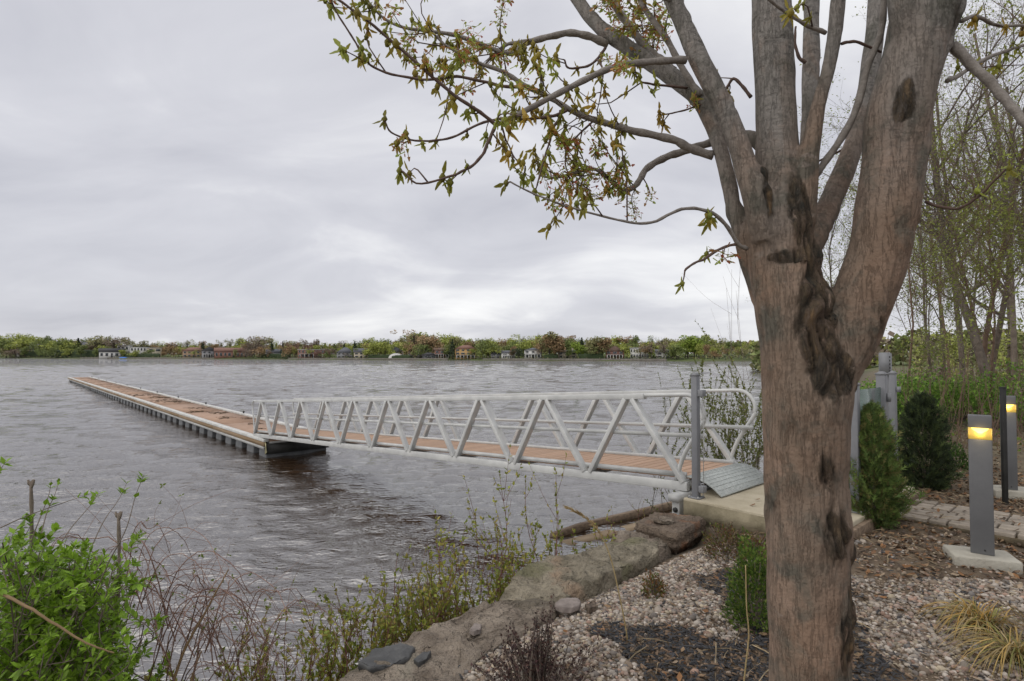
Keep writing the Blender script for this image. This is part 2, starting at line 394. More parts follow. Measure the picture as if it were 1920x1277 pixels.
# dead weed washed onto the deck
b = MB(); rg = np.random.default_rng(5)
for (u, y, r_, n_) in [(4.5, -1.2, .12, 16), (6.4, -1.5, .1, 10), (7.2, -1.0, .14, 18), (9.5, -1.3, .2, 30), (10.6, -0.8, .18, 26), (12.5, -1.2, .2, 24), (17, -1.3, .3, 40), (18.5, -0.9, .35, 44), (21, -1.4, .3, 40), (24, -1.0, .5, 60), (29, -1.2, .5, 30), (34, -1.3, .6, 34), (40, -1.0, .8, 40), (47, -1.1, 1.0, 44), (54, -1.0, 1.2, 40), (3.0, -.9, .05, 6), (2.2, -1.6, .05, 6)]:
    for q in range(n_):
        c = np.array([u + rg.normal() * r_ * 1.6, np.clip(y + rg.normal() * r_, -DW + 0.25, -0.25), dz + 0.006]); a = rg.uniform(0, 6.28); ln = rg.uniform(.04, .16)
        d2 = np.array([math.cos(a), math.sin(a), 0]); b.tube([c - d2 * ln, c + np.array([0, 0, .012]), c + d2 * ln * rg.uniform(.5, 1)], 0.008, 3, False, (1, 1, 1))
tag(b.build('washed_up_weed', 'dry_weed'), 'dark dead weed scattered over the brown deck of the floating dock', 'weed', kind='stuff')
bpy.data.objects['washed_up_weed'].matrix_world = Matrix.Translation(uv(DU0, DV0, WZ)) @ Matrix.Rotation(ANG, 4, 'Z')

# ================================================================== gangway
GV0, GV1, GL = 0.24, 1.44, 14.25
gz0, gz1 = 0.015, DZ + 0.03
slope = math.asin((gz0 - gz1) / GL)
gang = empty('gangway', uv(0.08, GV0, gz0), 0, 'sloping aluminium truss gangway with brown plank deck between landing and dock', 'gangway')
gang.rotation_euler = (0, slope, ANG)
GW = GV1 - GV0; TH = 1.07; NP = 10; pl = GL / NP
for side, yy in (('near', 0.0), ('far', -GW)):
    b = MB(); b.box((GL / 2, yy, 0.05), (GL, 0.06, 0.10)); b.build('bottom_chord', 'aluminium', gang, bevel=0.006)
    b = MB(); b.box(((GL - pl / 2 + 0.06 + pl / 2) / 2 + 0.12, yy, TH - 0.033), (GL - pl + 0.08 + pl / 2 - 0.05, 0.07, 0.066)); b.build('top_rail', 'aluminium', gang, bevel=0.006)
    sgn = -1 if yy == 0 else 1
    b = MB(); b.box((GL / 2 - 0.1, yy + sgn * 0.052, 0.60), (GL + 0.25, 0.03, 0.045)); b.build('mid_rail', 'aluminium', gang)
    b = MB(); b.box((GL / 2, yy + sgn * 0.055, 0.165), (GL - 0.1, 0.04, 0.05)); b.build('toe_rail', 'aluminium', gang)
    for q in range(NP):
        x0 = q * pl; top = x0 + pl / 2
        for (xa, xb) in ((x0 + 0.045, top - 0.05), (x0 + pl - 0.045, top + 0.05)):
            b = MB(); b.beam((xa, yy, 0.09), (xb, yy, TH - 0.06), 0.056, 0.088, (0, 1, 0)); b.build('truss_diagonal', 'aluminium', gang, bevel=0.004)
    # landing-end hand loop
    cx, cz_, rr_ = -0.03, TH - 0.235, 0.215
    pts = [(pl / 2 - 0.05, yy, TH - 0.02), (0.35, yy, TH - 0.02), (0.12, yy, TH - 0.02)]
    pts += [(cx - rr_ * math.sin(t), yy, cz_ + rr_ * math.cos(t)) for t in np.linspace(0.0, 2.05, 9)]
    pts += [(0.02, yy, 0.40), (0.15, yy, 0.10)]
    b = MB(); b.tube(spline(pts, 48), 0.024, 10); b.build('hand_loop', 'aluminium', gang, True)
    pts = [(GL - pl / 2, yy, TH - 0.02), (GL - 0.1, yy, TH - 0.02), (GL + 0.04, yy, TH - 0.03), (GL + 0.11, yy, TH - 0.10), (GL + 0.115, yy, TH - 0.3), (GL + 0.05, yy, 0.55), (GL - 0.02, yy, 0.10)]
    b = MB(); b.tube(spline(pts, 30), 0.024, 10); b.build('end_loop', 'aluminium', gang, True)
b = MB()
for q in range(NP + 1): b.box((min(max(q * pl, 0.04), GL - 0.04), -GW / 2, 0.07), (0.06, GW - 0.07, 0.06))
b.build('cross_beam', 'aluminium_dull', gang)
nb = 100; bw = GL / nb; bm_ = MB(); bm_.box((0, 0, 0), (bw - 0.016, GW - 0.14, 0.032)); b0 = None
for q in range(nb):
    loc = ((q + 0.5) * bw, -GW / 2, 0.135 + random.uniform(-.0012, .0012))
    if b0 is None: b0 = bm_.build('deck_board', 'composite', gang, bevel=0.004); b0.location = loc
    else: inst(b0, gang, loc)
mat('tread_plate', (0.36, 0.385, 0.375), (0.48, 0.505, 0.49), 30, 0.5, 0.8, 70, metallic=0.1)
b = MB(); prof = [(0.03, 0.157), (-0.10, 0.152), (-0.20, 0.112), (-0.29, 0.052), (-0.37, -0.015)]
rows = [[(x, y, z) for x, z in prof] for y in (-0.02, -GW + 0.02)]
V = rows[0] + rows[1]; V += [(x, y, z - 0.014) for x, y, z in V]; k5 = 5
Q = [[q, q + 1, k5 + q + 1, k5 + q] for q in range(4)] + [[10 + q + 1, 10 + q, 15 + q, 15 + q + 1] for q in range(4)]
Q += [[q + 1, q, 10 + q, 10 + q + 1] for q in range(4)] + [[5 + q, 5 + q + 1, 15 + q + 1, 15 + q] for q in range(4)] + [[0, 5, 15, 10], [9, 4, 14, 19]]
b.add(V, Q); tp = b.build('tread_plate', 'tread_plate', gang)
b = MB()
for ix in range(8):
    for iy in range(30):
        x = 0.02 - (ix + .5) * 0.045; y = -0.05 - iy * (GW - 0.1) / 29; z = np.interp(-x, [-p[0] for p in prof], [p[1] for p in prof])
        b.box((x, y, z + 0.002), (0.026, 0.009, 0.005), Matrix.Rotation(R(45 if (ix + iy) % 2 else -45), 3, 'Z'))
b.build('tread_studs', 'tread_plate', tp)['kind'] = 'stuff'

# ================================================================== landing, posts, glass
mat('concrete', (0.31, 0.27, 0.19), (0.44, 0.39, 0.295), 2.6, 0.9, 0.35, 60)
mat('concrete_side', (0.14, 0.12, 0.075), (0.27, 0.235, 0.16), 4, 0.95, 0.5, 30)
mat('grey_paint', (0.16, 0.165, 0.178), (0.19, 0.195, 0.208), 5, 0.45, 0.03, 100)
mat('grey_light', (0.17, 0.175, 0.185), (0.21, 0.215, 0.225), 5, 0.45)
mat('timber', (0.13, 0.092, 0.062), (0.27, 0.20, 0.14), 4, 0.85, 0.4, 30, stretch=(0.6, 6, 6))
mat('timber_tan', (0.26, 0.19, 0.12), (0.40, 0.31, 0.21), 4, 0.9, 0.3, 30, stretch=(0.6, 6, 6))
landing = empty('concrete_landing', uv(0, 0, -0.22), ANG, 'weathered concrete landing slab under the shore end of the gangway', 'landing')
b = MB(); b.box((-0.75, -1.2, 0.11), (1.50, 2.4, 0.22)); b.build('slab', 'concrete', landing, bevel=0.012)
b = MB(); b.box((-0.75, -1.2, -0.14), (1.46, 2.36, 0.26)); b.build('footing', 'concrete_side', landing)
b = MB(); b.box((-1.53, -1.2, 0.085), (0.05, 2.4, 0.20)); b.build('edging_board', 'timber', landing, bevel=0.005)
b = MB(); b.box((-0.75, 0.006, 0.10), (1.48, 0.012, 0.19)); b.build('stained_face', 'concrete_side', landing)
def post(u, v, h, w, label, holes=False, cap=True, name='gate_post'):
    e = empty(name, uv(u, v, 0.002), ANG, label, 'post')
    b = MB(); b.box((0, 0, h / 2 + 0.01), (w, w, h)); b.build('shaft', 'grey_paint', e, bevel=0.006)
    b = MB(); b.box((0, 0, 0.006), (w * 1.9, w * 1.9, 0.012)); b.build('base_plate', 'grey_light', e)
    if cap:
        b = MB(); b.box((0, 0, h + 0.018), (w * 1.12, w * 1.12, 0.02)); b.box((0, 0, h + 0.034), (w * 1.05, w * 1.05, 0.02), taper=0.4); b.build('cap', 'grey_light', e)
    b = MB()
    for sx in (-1, 1):
        for sy in (-1, 1): b.tube([(sx * w * .75, sy * w * .75, .01), (sx * w * .75, sy * w * .75, .026)], 0.009, 6)
    b.build('anchor_bolts', 'aluminium_dull', e)
    return e
gp = post(-0.10, 0.09, 1.27, 0.068, 'tall grey square post at the landing corner beside the gangway')
for zz in (1.10, 0.10):
    b = MB(); b.box((-0.065, -0.01, zz), (0.062, 0.07, 0.07)); b.build('gate_clamp', 'grey_light', gp, bevel=0.004)
b = MB(); b.tube([(-0.075, -0.02, 0.02), (-0.075, -0.02, 1.1)], 0.004, 5); b.build('tension_wire', 'aluminium_dull', gp)
p2 = post(-1.40, 0.75, 1.20, 0.08, 'grey fence post at the landing edge just right of the maple trunk', name='fence_post')
p3 = post(-1.40, 1.62, 1.28, 0.09, 'grey capped post holding the right edge of the glass panel', name='fence_post')
p4 = post(-1.40, 2.02, 1.28, 0.062, 'slim grey post standing free right of the glass panel', name='fence_post')
b = MB(); b.box((-0.055, 0.0, 1.12), (0.03, 0.05, 0.06)); b.build('glass_clip', 'grey_light', p4)
b = MB(); b.box((-0.065, 0.0, 1.05), (0.03, 0.04, 0.09)); b.build('glass_clip', 'grey_light', p3)
lp = post(-1.23, 2.40, 1.51, 0.11, 'tallest grey post with a punched lock plate, behind the glass panel', cap=False, name='lock_post')
b = MB(); b.box((-0.02, 0.095, 1.40), (0.10, 0.05, 0.26)); lk = b.build('lock_plate', 'grey_light', lp)
for q in range(5):
    b = MB(); b.box((-0.073, 0.10, 1.31 + q * 0.042), (0.006, 0.022, 0.022)); b.build('punched_hole', 'black_plastic', lk)
b = MB(); b.box((-0.075, 0.0, 1.16), (0.06, 0.05, 0.12)); b.build('latch', 'black_plastic', lp)
def glass_mat():
    m = bpy.data.materials.new('tinted_glass'); m.use_nodes = True; t = m.node_tree; MATS['tinted_glass'] = m
    o = t.nodes['Material Output']; t.nodes.remove(t.nodes['Principled BSDF'])
    tr = t.nodes.new('ShaderNodeBsdfTransparent'); tr.inputs[0].default_value = (0.60, 0.76, 0.70, 1)
    gl = t.nodes.new('ShaderNodeBsdfGlossy'); gl.inputs['Roughness'].default_value = 0.02
    df = t.nodes.new('ShaderNodeBsdfDiffuse'); df.inputs[0].default_value = (0.45, 0.58, 0.52, 1)
    fr = t.nodes.new('ShaderNodeFresnel'); fr.inputs[0].default_value = 1.5
    a = t.nodes.new('ShaderNodeMixShader'); a.inputs[0].default_value = 0.28
    c = t.nodes.new('ShaderNodeMixShader')
    t.links.new(tr.outputs[0], a.inputs[1]); t.links.new(df.outputs[0], a.inputs[2])
    t.links.new(fr.outputs[0], c.inputs[0]); t.links.new(a.outputs[0], c.inputs[1]); t.links.new(gl.outputs[0], c.inputs[2]); t.links.new(c.outputs[0], o.inputs[0])
glass_mat()
gp_ = empty('glass_panel', uv(-1.40, 0.75, 0.0), ANG, 'greenish clear glass fence panel between two grey posts', 'glass panel')
b = MB(); b.box((0, -0.43, 0.63), (0.012, 0.76, 1.06)); b.build('pane', 'tinted_glass', gp_)
for yy in (-0.12, -0.74):
    b = MB(); b.box((0, yy, 0.06), (0.05, 0.06, 0.10)); b.build('glass_clamp', 'grey_light', gp_)
# bearing bracket under the shore end of the gangway
br = empty('steel_bracket', uv(0.10, 0.12, -0.62), ANG, 'galvanised bracket leg carrying the gangway beside the slab', 'bracket')
b = MB(); b.box((0.02, 0.02, 0.30), (0.09, 0.11, 0.62)); b.build('leg', 'aluminium_dull', br, bevel=0.005)
b = MB(); b.box((0.03, -0.6, 0.585), (0.12, 1.42, 0.075)); b.build('bearing_bar', 'aluminium_dull', br)
b = MB(); b.tube([(0.02, 0.09, 0.46), (0.02, 0.062, 0.46)], 0.028, 8); b.build('bolt', 'black_plastic', br)
# sunken timbers at the waterline
def timber(p0, p1, w, h, m, label):
    p0 = np.array(p0, float); p1 = np.array(p1, float)
    n_ = 24; P = spline([p0, p0 * .66 + p1 * .34, p0 * .33 + p1 * .67, p1], n_); V = []
    t = (p1 - p0) / np.linalg.norm(p1 - p0); s = np.cross(t, [0, 0, 1.0]); s /= np.linalg.norm(s)
    rg = np.random.default_rng(int(abs(p0[0] * 100)))
    for q, p in enumerate(P):
        f = 1.0 if q < n_ - 4 else (n_ - 1 - q) / 4 * .7 + .3
        for a, c in ((-1, -1), (1, -1), (1, 1), (-1, 1)):
            V.append(p + s * a * w / 2 + np.array([0, 0, c * h / 2 * (f if c > 0 else 1)]) + rg.normal(size=3) * 0.0006)
    Q = [[q * 4 + k, q * 4 + (k + 1) % 4, q * 4 + 4 + (k + 1) % 4, q * 4 + 4 + k] for q in range(n_ - 1) for k in range(4)] + [[3, 2, 1, 0], [4 * n_ - 4, 4 * n_ - 3, 4 * n_ - 2, 4 * n_ - 1]]
    b = MB(); b.add(V, Q); o = b.build('sunken_timber', m); tag(o, label, 'timber', 'timbers at the waterline')
a1, a2 = on(1290, 931, WZ + 0.16), on(1035, 1003, WZ + 0.02)
timber(a1 - [0, 0, .1], a2, 0.10, 0.14, 'timber', 'dark brown timber at the waterline with a rotten end, farther from the rocks')
a1, a2 = on(1300, 957, WZ + 0.05), on(975, 1036, WZ + 0.02)
timber(a1 - [0, 0, .05], a2 - [0, 0, .05], 0.26, 0.05, 'timber_tan', 'pale tan flat timber awash at the waterline, nearer the rocks')
# ================================================================== boulders along the bank
def rock_mat(name, c1, c2, c3, lichen):
    m = mat(name, c1, c2, 5.0, 0.92, 1.0, 26, detail=10, tint=True, lo=.38, hi=.62)
    t = m.node_tree; n, l = t.nodes.new, t.links.new; b = t.nodes['Principled BSDF']
    src = b.inputs['Base Color'].links[0].from_socket
    co = n('ShaderNodeTexCoord')
    def spots(scale, lo, hi, colr, fac, prev):
        z = n('ShaderNodeTexNoise'); z.inputs['Scale'].default_value = scale; z.inputs['Detail'].default_value = 6
        l(co.outputs['Object'], z.inputs[0])
        r = n('ShaderNodeMapRange'); r.inputs['From Min'].default_value = lo; r.inputs['From Max'].default_value = hi; r.inputs['To Max'].default_value = fac
        l(z.outputs['Fac'], r.inputs[0])
        x = n('ShaderNodeMix'); x.data_type = 'RGBA'; l(r.outputs[0], x.inputs[0]); l(prev, x.inputs[6]); x.inputs[7].default_value = (*colr, 1)
        return x.outputs[2]
    p = spots(1.9, 0.52, 0.62, c3, 0.75, src); p = spots(2.7, 0.58, 0.66, lichen, 0.6, p); p = spots(60, 0.60, 0.72, (0.04, 0.035, 0.03), 0.7, p)
    l(p, b.inputs['Base Color'])
    old = b.inputs['Normal'].links[0].from_node; old.inputs['Distance'].default_value = .05
    vz = n('ShaderNodeTexVoronoi'); vz.feature = 'DISTANCE_TO_EDGE'; vz.inputs['Scale'].default_value = 4.5
    wz = n('ShaderNodeTexNoise'); wz.inputs['Scale'].default_value = 3; wz.inputs['Detail'].default_value = 5; l(co.outputs['Object'], wz.inputs[0]); ad = n('ShaderNodeMix'); ad.data_type = 'VECTOR'; ad.inputs[0].default_value = .35; l(co.outputs['Object'], ad.inputs[4]); l(wz.outputs['Color'], ad.inputs[5]); l(ad.outputs[1], vz.inputs['Vector'])
    cr = n('ShaderNodeMapRange'); cr.inputs['From Max'].default_value = .05; l(vz.outputs['Distance'], cr.inputs[0])
    b2 = n('ShaderNodeBump'); b2.inputs['Strength'].default_value = .7; b2.inputs['Distance'].default_value = .02; l(cr.outputs[0], b2.inputs['Height']); l(old.outputs[0], b2.inputs['Normal'])
    n9 = n('ShaderNodeTexNoise'); n9.inputs['Scale'].default_value = 90; n9.inputs['Detail'].default_value = 6; l(co.outputs['Object'], n9.inputs[0]); b3 = n('ShaderNodeBump'); b3.inputs['Strength'].default_value = .8; b3.inputs['Distance'].default_value = .012; l(n9.outputs['Fac'], b3.inputs['Height']); l(b2.outputs[0], b3.inputs['Normal']); l(b3.outputs[0], b.inputs['Normal'])
rock_mat('rock_brown', (0.150, 0.120, 0.092), (0.300, 0.250, 0.198), (0.10, 0.085, 0.06), (0.24, 0.22, 0.17))
rock_mat('rock_green', (0.150, 0.130, 0.092), (0.300, 0.262, 0.195), (0.15, 0.145, 0.075), (0.30, 0.20, 0.13))
rock_mat('rock_rust', (0.11, 0.082, 0.062), (0.20, 0.155, 0.115), (0.26, 0.105, 0.04), (0.17, 0.145, 0.115))
mat('pale_stone', (0.15, 0.125, 0.112), (0.29, 0.25, 0.225), 9, 0.9, 0.3, 30)
mat('slate_stain', (0.040, 0.041, 0.042), (0.090, 0.090, 0.088), 8, 0.55, 0.3, 30)
def rock(label, pts, ztop, thick, m, rough=0.035, seed=1, flat=0.8, name='boulder', cat='rock', layers=0.0, tilt=(0, 0), sharp=False):
    """irregular boulder: outline given as ground points, domed top, rounded shoulder, battered sides"""
    P = np.array([p[:2] for p in pts]); c = P.mean(axis=0)
    Pc = np.vstack([P, P[:1]]); tt = np.linspace(0, len(P), 97)[:-1]; ii = tt.astype(int); loop = Pc[ii] * (1 - (tt - ii))[:, None] + Pc[ii + 1] * (tt - ii)[:, None]; na = len(loop)
    loop = (loop + np.roll(loop, 1, 0) * .5 + np.roll(loop, -1, 0) * .5) / 2
    rings = [(0.0, 0.0), (.1, 0), (.2, 0.0), (.3, 0), (.4, 0.0), (.48, 0), (.56, -.004), (.63, -.006), (.7, -.012), (.76, -.018), (.82, -.025), (.86, -.034), (.9, -.045), (.93, -.06), (.96, -.075), (.99, -.11), (1.0, -.16), (1.005, -.24), (1.0, -.30), (1.0, -.36), (.985, -.45), (.97, -.55), (.92, -.8), (.8, -1.0)]
    rings = [(s_, d_ * (.45 if s_ < .97 else 1.0)) for s_, d_ in rings]
    if sharp: rings = [(s_, d_ * (.18 if s_ < .97 else 1.0)) for s_, d_ in rings]
    V = []
    for (s, dzz) in rings:
        for k in range(na):
            p = c + (loop[k] - c) * s; z = dzz * thick * (1.0 if s < 1 else 1.0)
            x, y = p; q = (x * 1.6 + seed * 7.3, y * 1.6, z * 2)
            nz = fbm(q, 5); n2 = fbm((x * 5 + seed, y * 5, z * 5), 4); n3 = mnoise.noise(Vector((x * 2.3 + seed, y * 2.3, 4.4)))
            dv = (loop[k] - c); dv = dv / (np.linalg.norm(dv) + 1e-6)
            rg_ = 1 - abs(mnoise.noise(Vector((x * 3.1 + seed, y * 3.1, 1.7)))) * 2; n4 = fbm((x * 14 + seed, y * 14, z * 9), 4); zz = ztop + z + nz * rough * .9 + n2 * rough * 1.0 + n4 * rough * .8 + (math.floor(n3 * 6) / 6) * rough * 1.8 - max(0, rg_ - .72) * rough * 3.5 + tilt[0] * (x - c[0]) + tilt[1] * (y - c[1])
            if s >= .9:
                off = nz * rough * 2.6 + n2 * rough * 1.6 + n4 * rough * .6
                if layers: off += math.sin(z / layers * 6.28) * .012
                x += dv[0] * off; y += dv[1] * off
            V.append((x, y, zz))
    nr = len(rings); i = np.arange(nr - 1)[:, None] * na; j = np.arange(na)[None, :]; j2 = (j + 1) % na
    Q = np.stack([i + j, i + na + j, i + na + j2, i + j2], -1).reshape(-1, 4)
    o0 = np.array([c[0], c[1], ztop - thick])
    me = np_mesh(name, np.array(V) - o0, [Q], None, True)
    a = me.color_attributes.new('tint', 'FLOAT_COLOR', 'POINT'); a.data.foreach_set('color', np.ones(len(V) * 4, dtype=np.float32))
    o = link(name, me, m); o.location = o0
    return tag(o, label, cat, 'shore boulders' if name == 'boulder' else None)
def pxp(pts, z): return [on(x, y, z) for x, y in pts]
rock('large brown boulder with a dark slate stain at the bottom of the picture',
     pxp([(628, 1262), (690, 1215), (780, 1185), (870, 1150), (935, 1128), (1010, 1118), (1062, 1132), (1015, 1165), (960, 1205), (905, 1240), (868, 1290), (830, 1400), (700, 1420), (625, 1330)], -0.20), -0.175, 0.75, 'rock_brown', 0.022, 3)
rock('long greenish boulder beside the gravel in the middle of the rock edging',
     pxp([(922, 1120), (950, 1088), (1010, 1062), (1080, 1040), (1130, 1018), (1190, 1010), (1238, 1014), (1235, 1035), (1190, 1058), (1140, 1082), (1090, 1110), (1050, 1128), (990, 1130)], -0.20), -0.16, 0.75, 'rock_green', 0.022, 8)
rock('low grey boulder between the rusty slab and the greenish boulder',
     pxp([(1120, 1018), (1160, 1000), (1215, 992), (1262, 1000), (1258, 1022), (1205, 1036), (1150, 1036)], -0.22), -0.21, 0.6, 'rock_brown', 0.022, 12)
rock('flat rusty brown stone slab in front of the concrete landing',
     pxp([(1190, 984), (1212, 973), (1234, 963), (1265, 965), (1296, 968), (1326, 972), (1308, 983), (1290, 993), (1270, 1002), (1243, 997), (1216, 990)], -0.15), -0.13, 0.36, 'rock_rust', 0.012, 21, layers=0.07, sharp=True)
rock('pale lump of stone lying on the flat rusty slab', pxp([(1222, 975), (1240, 966), (1262, 970), (1266, 977), (1245, 980)], -0.10), -0.075, 0.07, 'rock_brown', 0.012, 31, name='stone', cat='stone')
rock('rounded pinkish white stone at the gravel edge against the greenish boulder', pxp([(1042, 1133), (1052, 1127), (1066, 1125), (1080, 1127), (1088, 1132), (1086, 1139), (1072, 1144), (1054, 1143), (1044, 1139)], -0.17), -0.158, 0.07, 'pale_stone', 0.008, 33, name='stone', cat='stone')
rock('angular reddish stone half buried in the gravel by the greenish boulder', pxp([(1096, 1140), (1116, 1132), (1120, 1144), (1104, 1150)], -0.17), -0.145, 0.07, 'rock_rust', 0.008, 35, name='stone', cat='stone')
for q, (u0, v0, su, sv, zt, sd_) in enumerate([(0.30, -3.8, .32, .55, -.85, 41), (0.42, -2.4, .36, .6, -.9, 42), (0.40, -1.1, .36, .5, -.95, 43), (0.55, -4.8, .35, .5, -1.05, 44), (0.12, -5.7, .4, .7, -.6, 45)]):
    pts = [uv(u0 + su * math.cos(a) * random.uniform(.8, 1.15), v0 + sv * math.sin(a) * random.uniform(.8, 1.15)) for a in np.linspace(0, 6.28, 11)[:-1]]
    rock(['wet boulder low on the bank below the big stained boulder', 'wet boulder low on the bank below the greenish boulder', 'wet boulder low on the bank below the rusty slab',
          'lowest wet boulder at the water edge among bare red twigs', 'boulder on the bank under the leafy green bush'][q], pts, zt, 0.7, 'rock_brown', 0.03, sd_)
# dark stain and pale flake on the largest boulder
b = None
def patch(name, label, pts, z, h, m, seed):
    o = rock(label, pts, z, h, m, 0.008, seed, name=name, cat='stone'); return o
patch('slate_flake', 'dark slate flake lying on the large brown boulder', pxp([(668, 1246), (700, 1222), (750, 1206), (778, 1212), (770, 1232), (730, 1252), (690, 1258)], -0.17), -0.163, 0.09, 'slate_stain', 51)
patch('slate_flake', 'small dark slate chip right of the larger flake on the brown boulder', pxp([(775, 1240), (792, 1226), (810, 1224), (800, 1240), (784, 1248)], -0.17), -0.155, 0.08, 'slate_stain', 52)
patch('stone', 'white angular stone sitting on the large brown boulder', pxp([(880, 1184), (890, 1172), (904, 1175), (902, 1184), (888, 1190)], -0.15), -0.135, 0.06, 'pale_stone', 53)

# ================================================================== gravel, mulch, litter
def stones(n):
    t = (1 + 5 ** .5) / 2
    v = np.array([[-1, t, 0], [1, t, 0], [-1, -t, 0], [1, -t, 0], [0, -1, t], [0, 1, t], [0, -1, -t], [0, 1, -t], [t, 0, -1], [t, 0, 1], [-t, 0, -1], [-t, 0, 1]], float)
    v /= np.linalg.norm(v[0])
    f = [[0, 11, 5], [0, 5, 1], [0, 1, 7], [0, 7, 10], [0, 10, 11], [1, 5, 9], [5, 11, 4], [11, 10, 2], [10, 7, 6], [7, 1, 8], [3, 9, 4], [3, 4, 2], [3, 2, 6], [3, 6, 8], [3, 8, 9], [4, 9, 5], [2, 4, 11], [6, 2, 10], [8, 6, 7], [9, 8, 1]]
    return v, f
TRX, TRY = 1.10, 2.10                             # foot of the maple
def vnoise(x, y, s): return np.array([mnoise.noise(Vector((a * s, b_ * s, 3.3))) for a, b_ in zip(x, y)])
def zones(x, y):
    """0 gravel, 1 mulch, 2 leaf litter, 3 nothing (paving, slab, bank)"""
    u, v = to_uv(x, y); d = np.hypot(x - TRX, y - TRY); nz = vnoise(x, y, 1.6) * .30 + vnoise(x, y, 5.0) * .13
    z = np.zeros(len(x), int)
    z[(y + nz > 4.05) & (x > 1.9)] = 2
    z[(x > 1.35 + nz) & (x < 2.45 + nz) & (y > 2.2) & (y < 4.4 + nz) & (nz > -.28)] = 1
    z[(d + nz < 1.30) & (x > .62 + nz * .8)] = 1
    z[(u < -2.75 + nz) & (v < .1)] = 0
    z[(x > 2.05 + nz) & (y < 3.85 + nz * .7) & (d > .9)] = 0
    z[(x > 1.5) & (d < 1.25) & (nz < .18) & (x < 2.1 + nz)] = 1
    z[(u > -.50)] = 3
    z[(u > -1.58) & (v > -.02) & (v < 2.5)] = 3
    return z
ar = rng.uniform
nP = 74000; x = ar(-1.0, 4.3, nP); y = ar(2.0, 5.6, nP)
zn = zones(x, y); pn = vnoise(x, y, 2.2) + vnoise(x, y, 6.0) * .5; k = (zn == 0) & ((x < 1.6) & ((pn > -.35) | (ar(0, 1, nP) < .55)) | (x >= 1.6) & ((pn > -.10) | (ar(0, 1, nP) < .45)))
mixk = (zn == 1) & (ar(0, 1, nP) < .05) | (zn == 2) & (ar(0, 1, nP) < .07) & (y < 5.2); k |= mixk
x, y = x[k], y[k]; n_ = len(x)
sz = rng.lognormal(math.log(.0102), .32, n_); z = ground_z(x, y) + sz * .25 + ar(-.004, .006, n_)
pal = np.array([[.46, .42, .38], [.56, .53, .50], [.34, .28, .23], [.38, .31, .28], [.28, .26, .25], [.42, .30, .25], [.50, .45, .36], [.22, .215, .22]])
cols = pal[rng.choice(len(pal), n_, p=[.22, .18, .16, .12, .11, .07, .09, .05])] * ar(.42, .96, (n_, 1)) * np.array([1.0, .94, .86])
sv_, sf_ = stones(1)
M = mats34(rot_mats(n_, .5), np.stack([x, y, z], 1), np.stack([sz * ar(1.0, 1.5, n_), sz * ar(.8, 1.1, n_), sz * ar(.55, .85, n_)], 1))
mat('pebble', (.85, .85, .85), (1.05, 1.05, 1.05), 40, .85, tint=True, spec=.3)
b = MB(); b.scatter(sv_, sf_, M, cols); tag(b.build('pebble_gravel', 'pebble', smooth=True), 'pale mixed river pebble gravel covering the garden bed', 'gravel', kind='stuff')
# fine grit between the pebbles
nP = 50000; x = ar(-1.0, 4.3, nP); y = ar(2.0, 5.4, nP); k = zones(x, y) == 0; x, y = x[k], y[k]; n_ = len(x); sz = ar(.003, .007, n_)
ov = np.array([[1, 0, 0], [-1, 0, 0], [0, 1, 0], [0, -1, 0], [0, 0, .7], [0, 0, -.7]]); of = [[0, 2, 4], [2, 1, 4], [1, 3, 4], [3, 0, 4]]
b = MB(); b.scatter(ov, of, mats34(rot_mats(n_, .6), np.stack([x, y, ground_z(x, y) + .004], 1), sz), np.array([.24, .19, .14]) * ar(.5, 1.5, (n_, 1)))
tag(b.build('grit', 'pebble'), 'fine brown grit between the pebbles', 'gravel', kind='stuff')
# black bark mulch
mat('mulch', (.75, .75, .75), (1.3, 1.3, 1.3), 30, .8, tint=True)
nP = 42000; x = ar(-.4, 3.2, nP); y = ar(1.6, 5.0, nP); zn = zones(x, y); k = (zn == 1) | ((zn != 3) & (ar(0, 1, nP) < .03)); x, y = x[k], y[k]; n_ = len(x)
bv = np.array([[-1, -.28, 0], [1, -.2, .05], [.9, .26, 0], [-.9, .22, .05], [-.9, -.2, .2], [.85, -.16, .24], [.8, .2, .2], [-.8, .18, .22]]); bf = [[4, 5, 6, 7], [0, 1, 5, 4], [1, 2, 6, 5], [2, 3, 7, 6], [3, 0, 4, 7]]
cols = np.where(ar(0, 1, (n_, 1)) < .74, np.array([[.030, .030, .032]]), np.array([[.12, .08, .05]])) * ar(.6, 1.7, (n_, 1))
b = MB(); b.scatter(bv, bf, mats34(rot_mats(n_, .45), np.stack([x, y, ground_z(x, y) + ar(.002, .02, n_)], 1), ar(.007, .024, n_)), cols)
tag(b.build('bark_mulch', 'mulch'), 'black bark mulch spread around the maple trunk', 'mulch', kind='stuff')
# fallen leaves
mat('litter', (.7, .7, .7), (1.2, 1.2, 1.2), 25, .85, tint=True)
lv = np.array([[-1, 0, .12], [-.2, .5, .0], [.9, .25, .2], [1, -.1, .05], [.1, -.5, .16], [0, 0, -.08]]); lf = [[5, 0, 4], [5, 4, 3], [5, 3, 2], [5, 2, 1], [5, 1, 0]]
nP = 30000; x = np.concatenate([ar(.2, 6.8, 18000), ar(2.2, 12, 12000)]); y = np.concatenate([ar(2.0, 8.6, 18000), ar(4.5, 15, 12000)])
zn = zones(x, y); u, v = to_uv(x, y); sdl = lake_sd(x, y)
path = (v > 1.2) & (v < 2.15) & (u < -1.56) & (u > -7)
k = (zn == 2) & (~path | (ar(0, 1, nP) < .10)) | (zn == 1) & (ar(0, 1, nP) < .16) | (zn == 0) & (ar(0, 1, nP) < np.where(x > 1.6, .15, .05))
k |= (zn == 3) & (u < -.48) & (ar(0, 1, nP) < .02)
k &= (sdl > .25); x, y = x[k], y[k]; n_ = len(x); zz = ground_z(x, y)
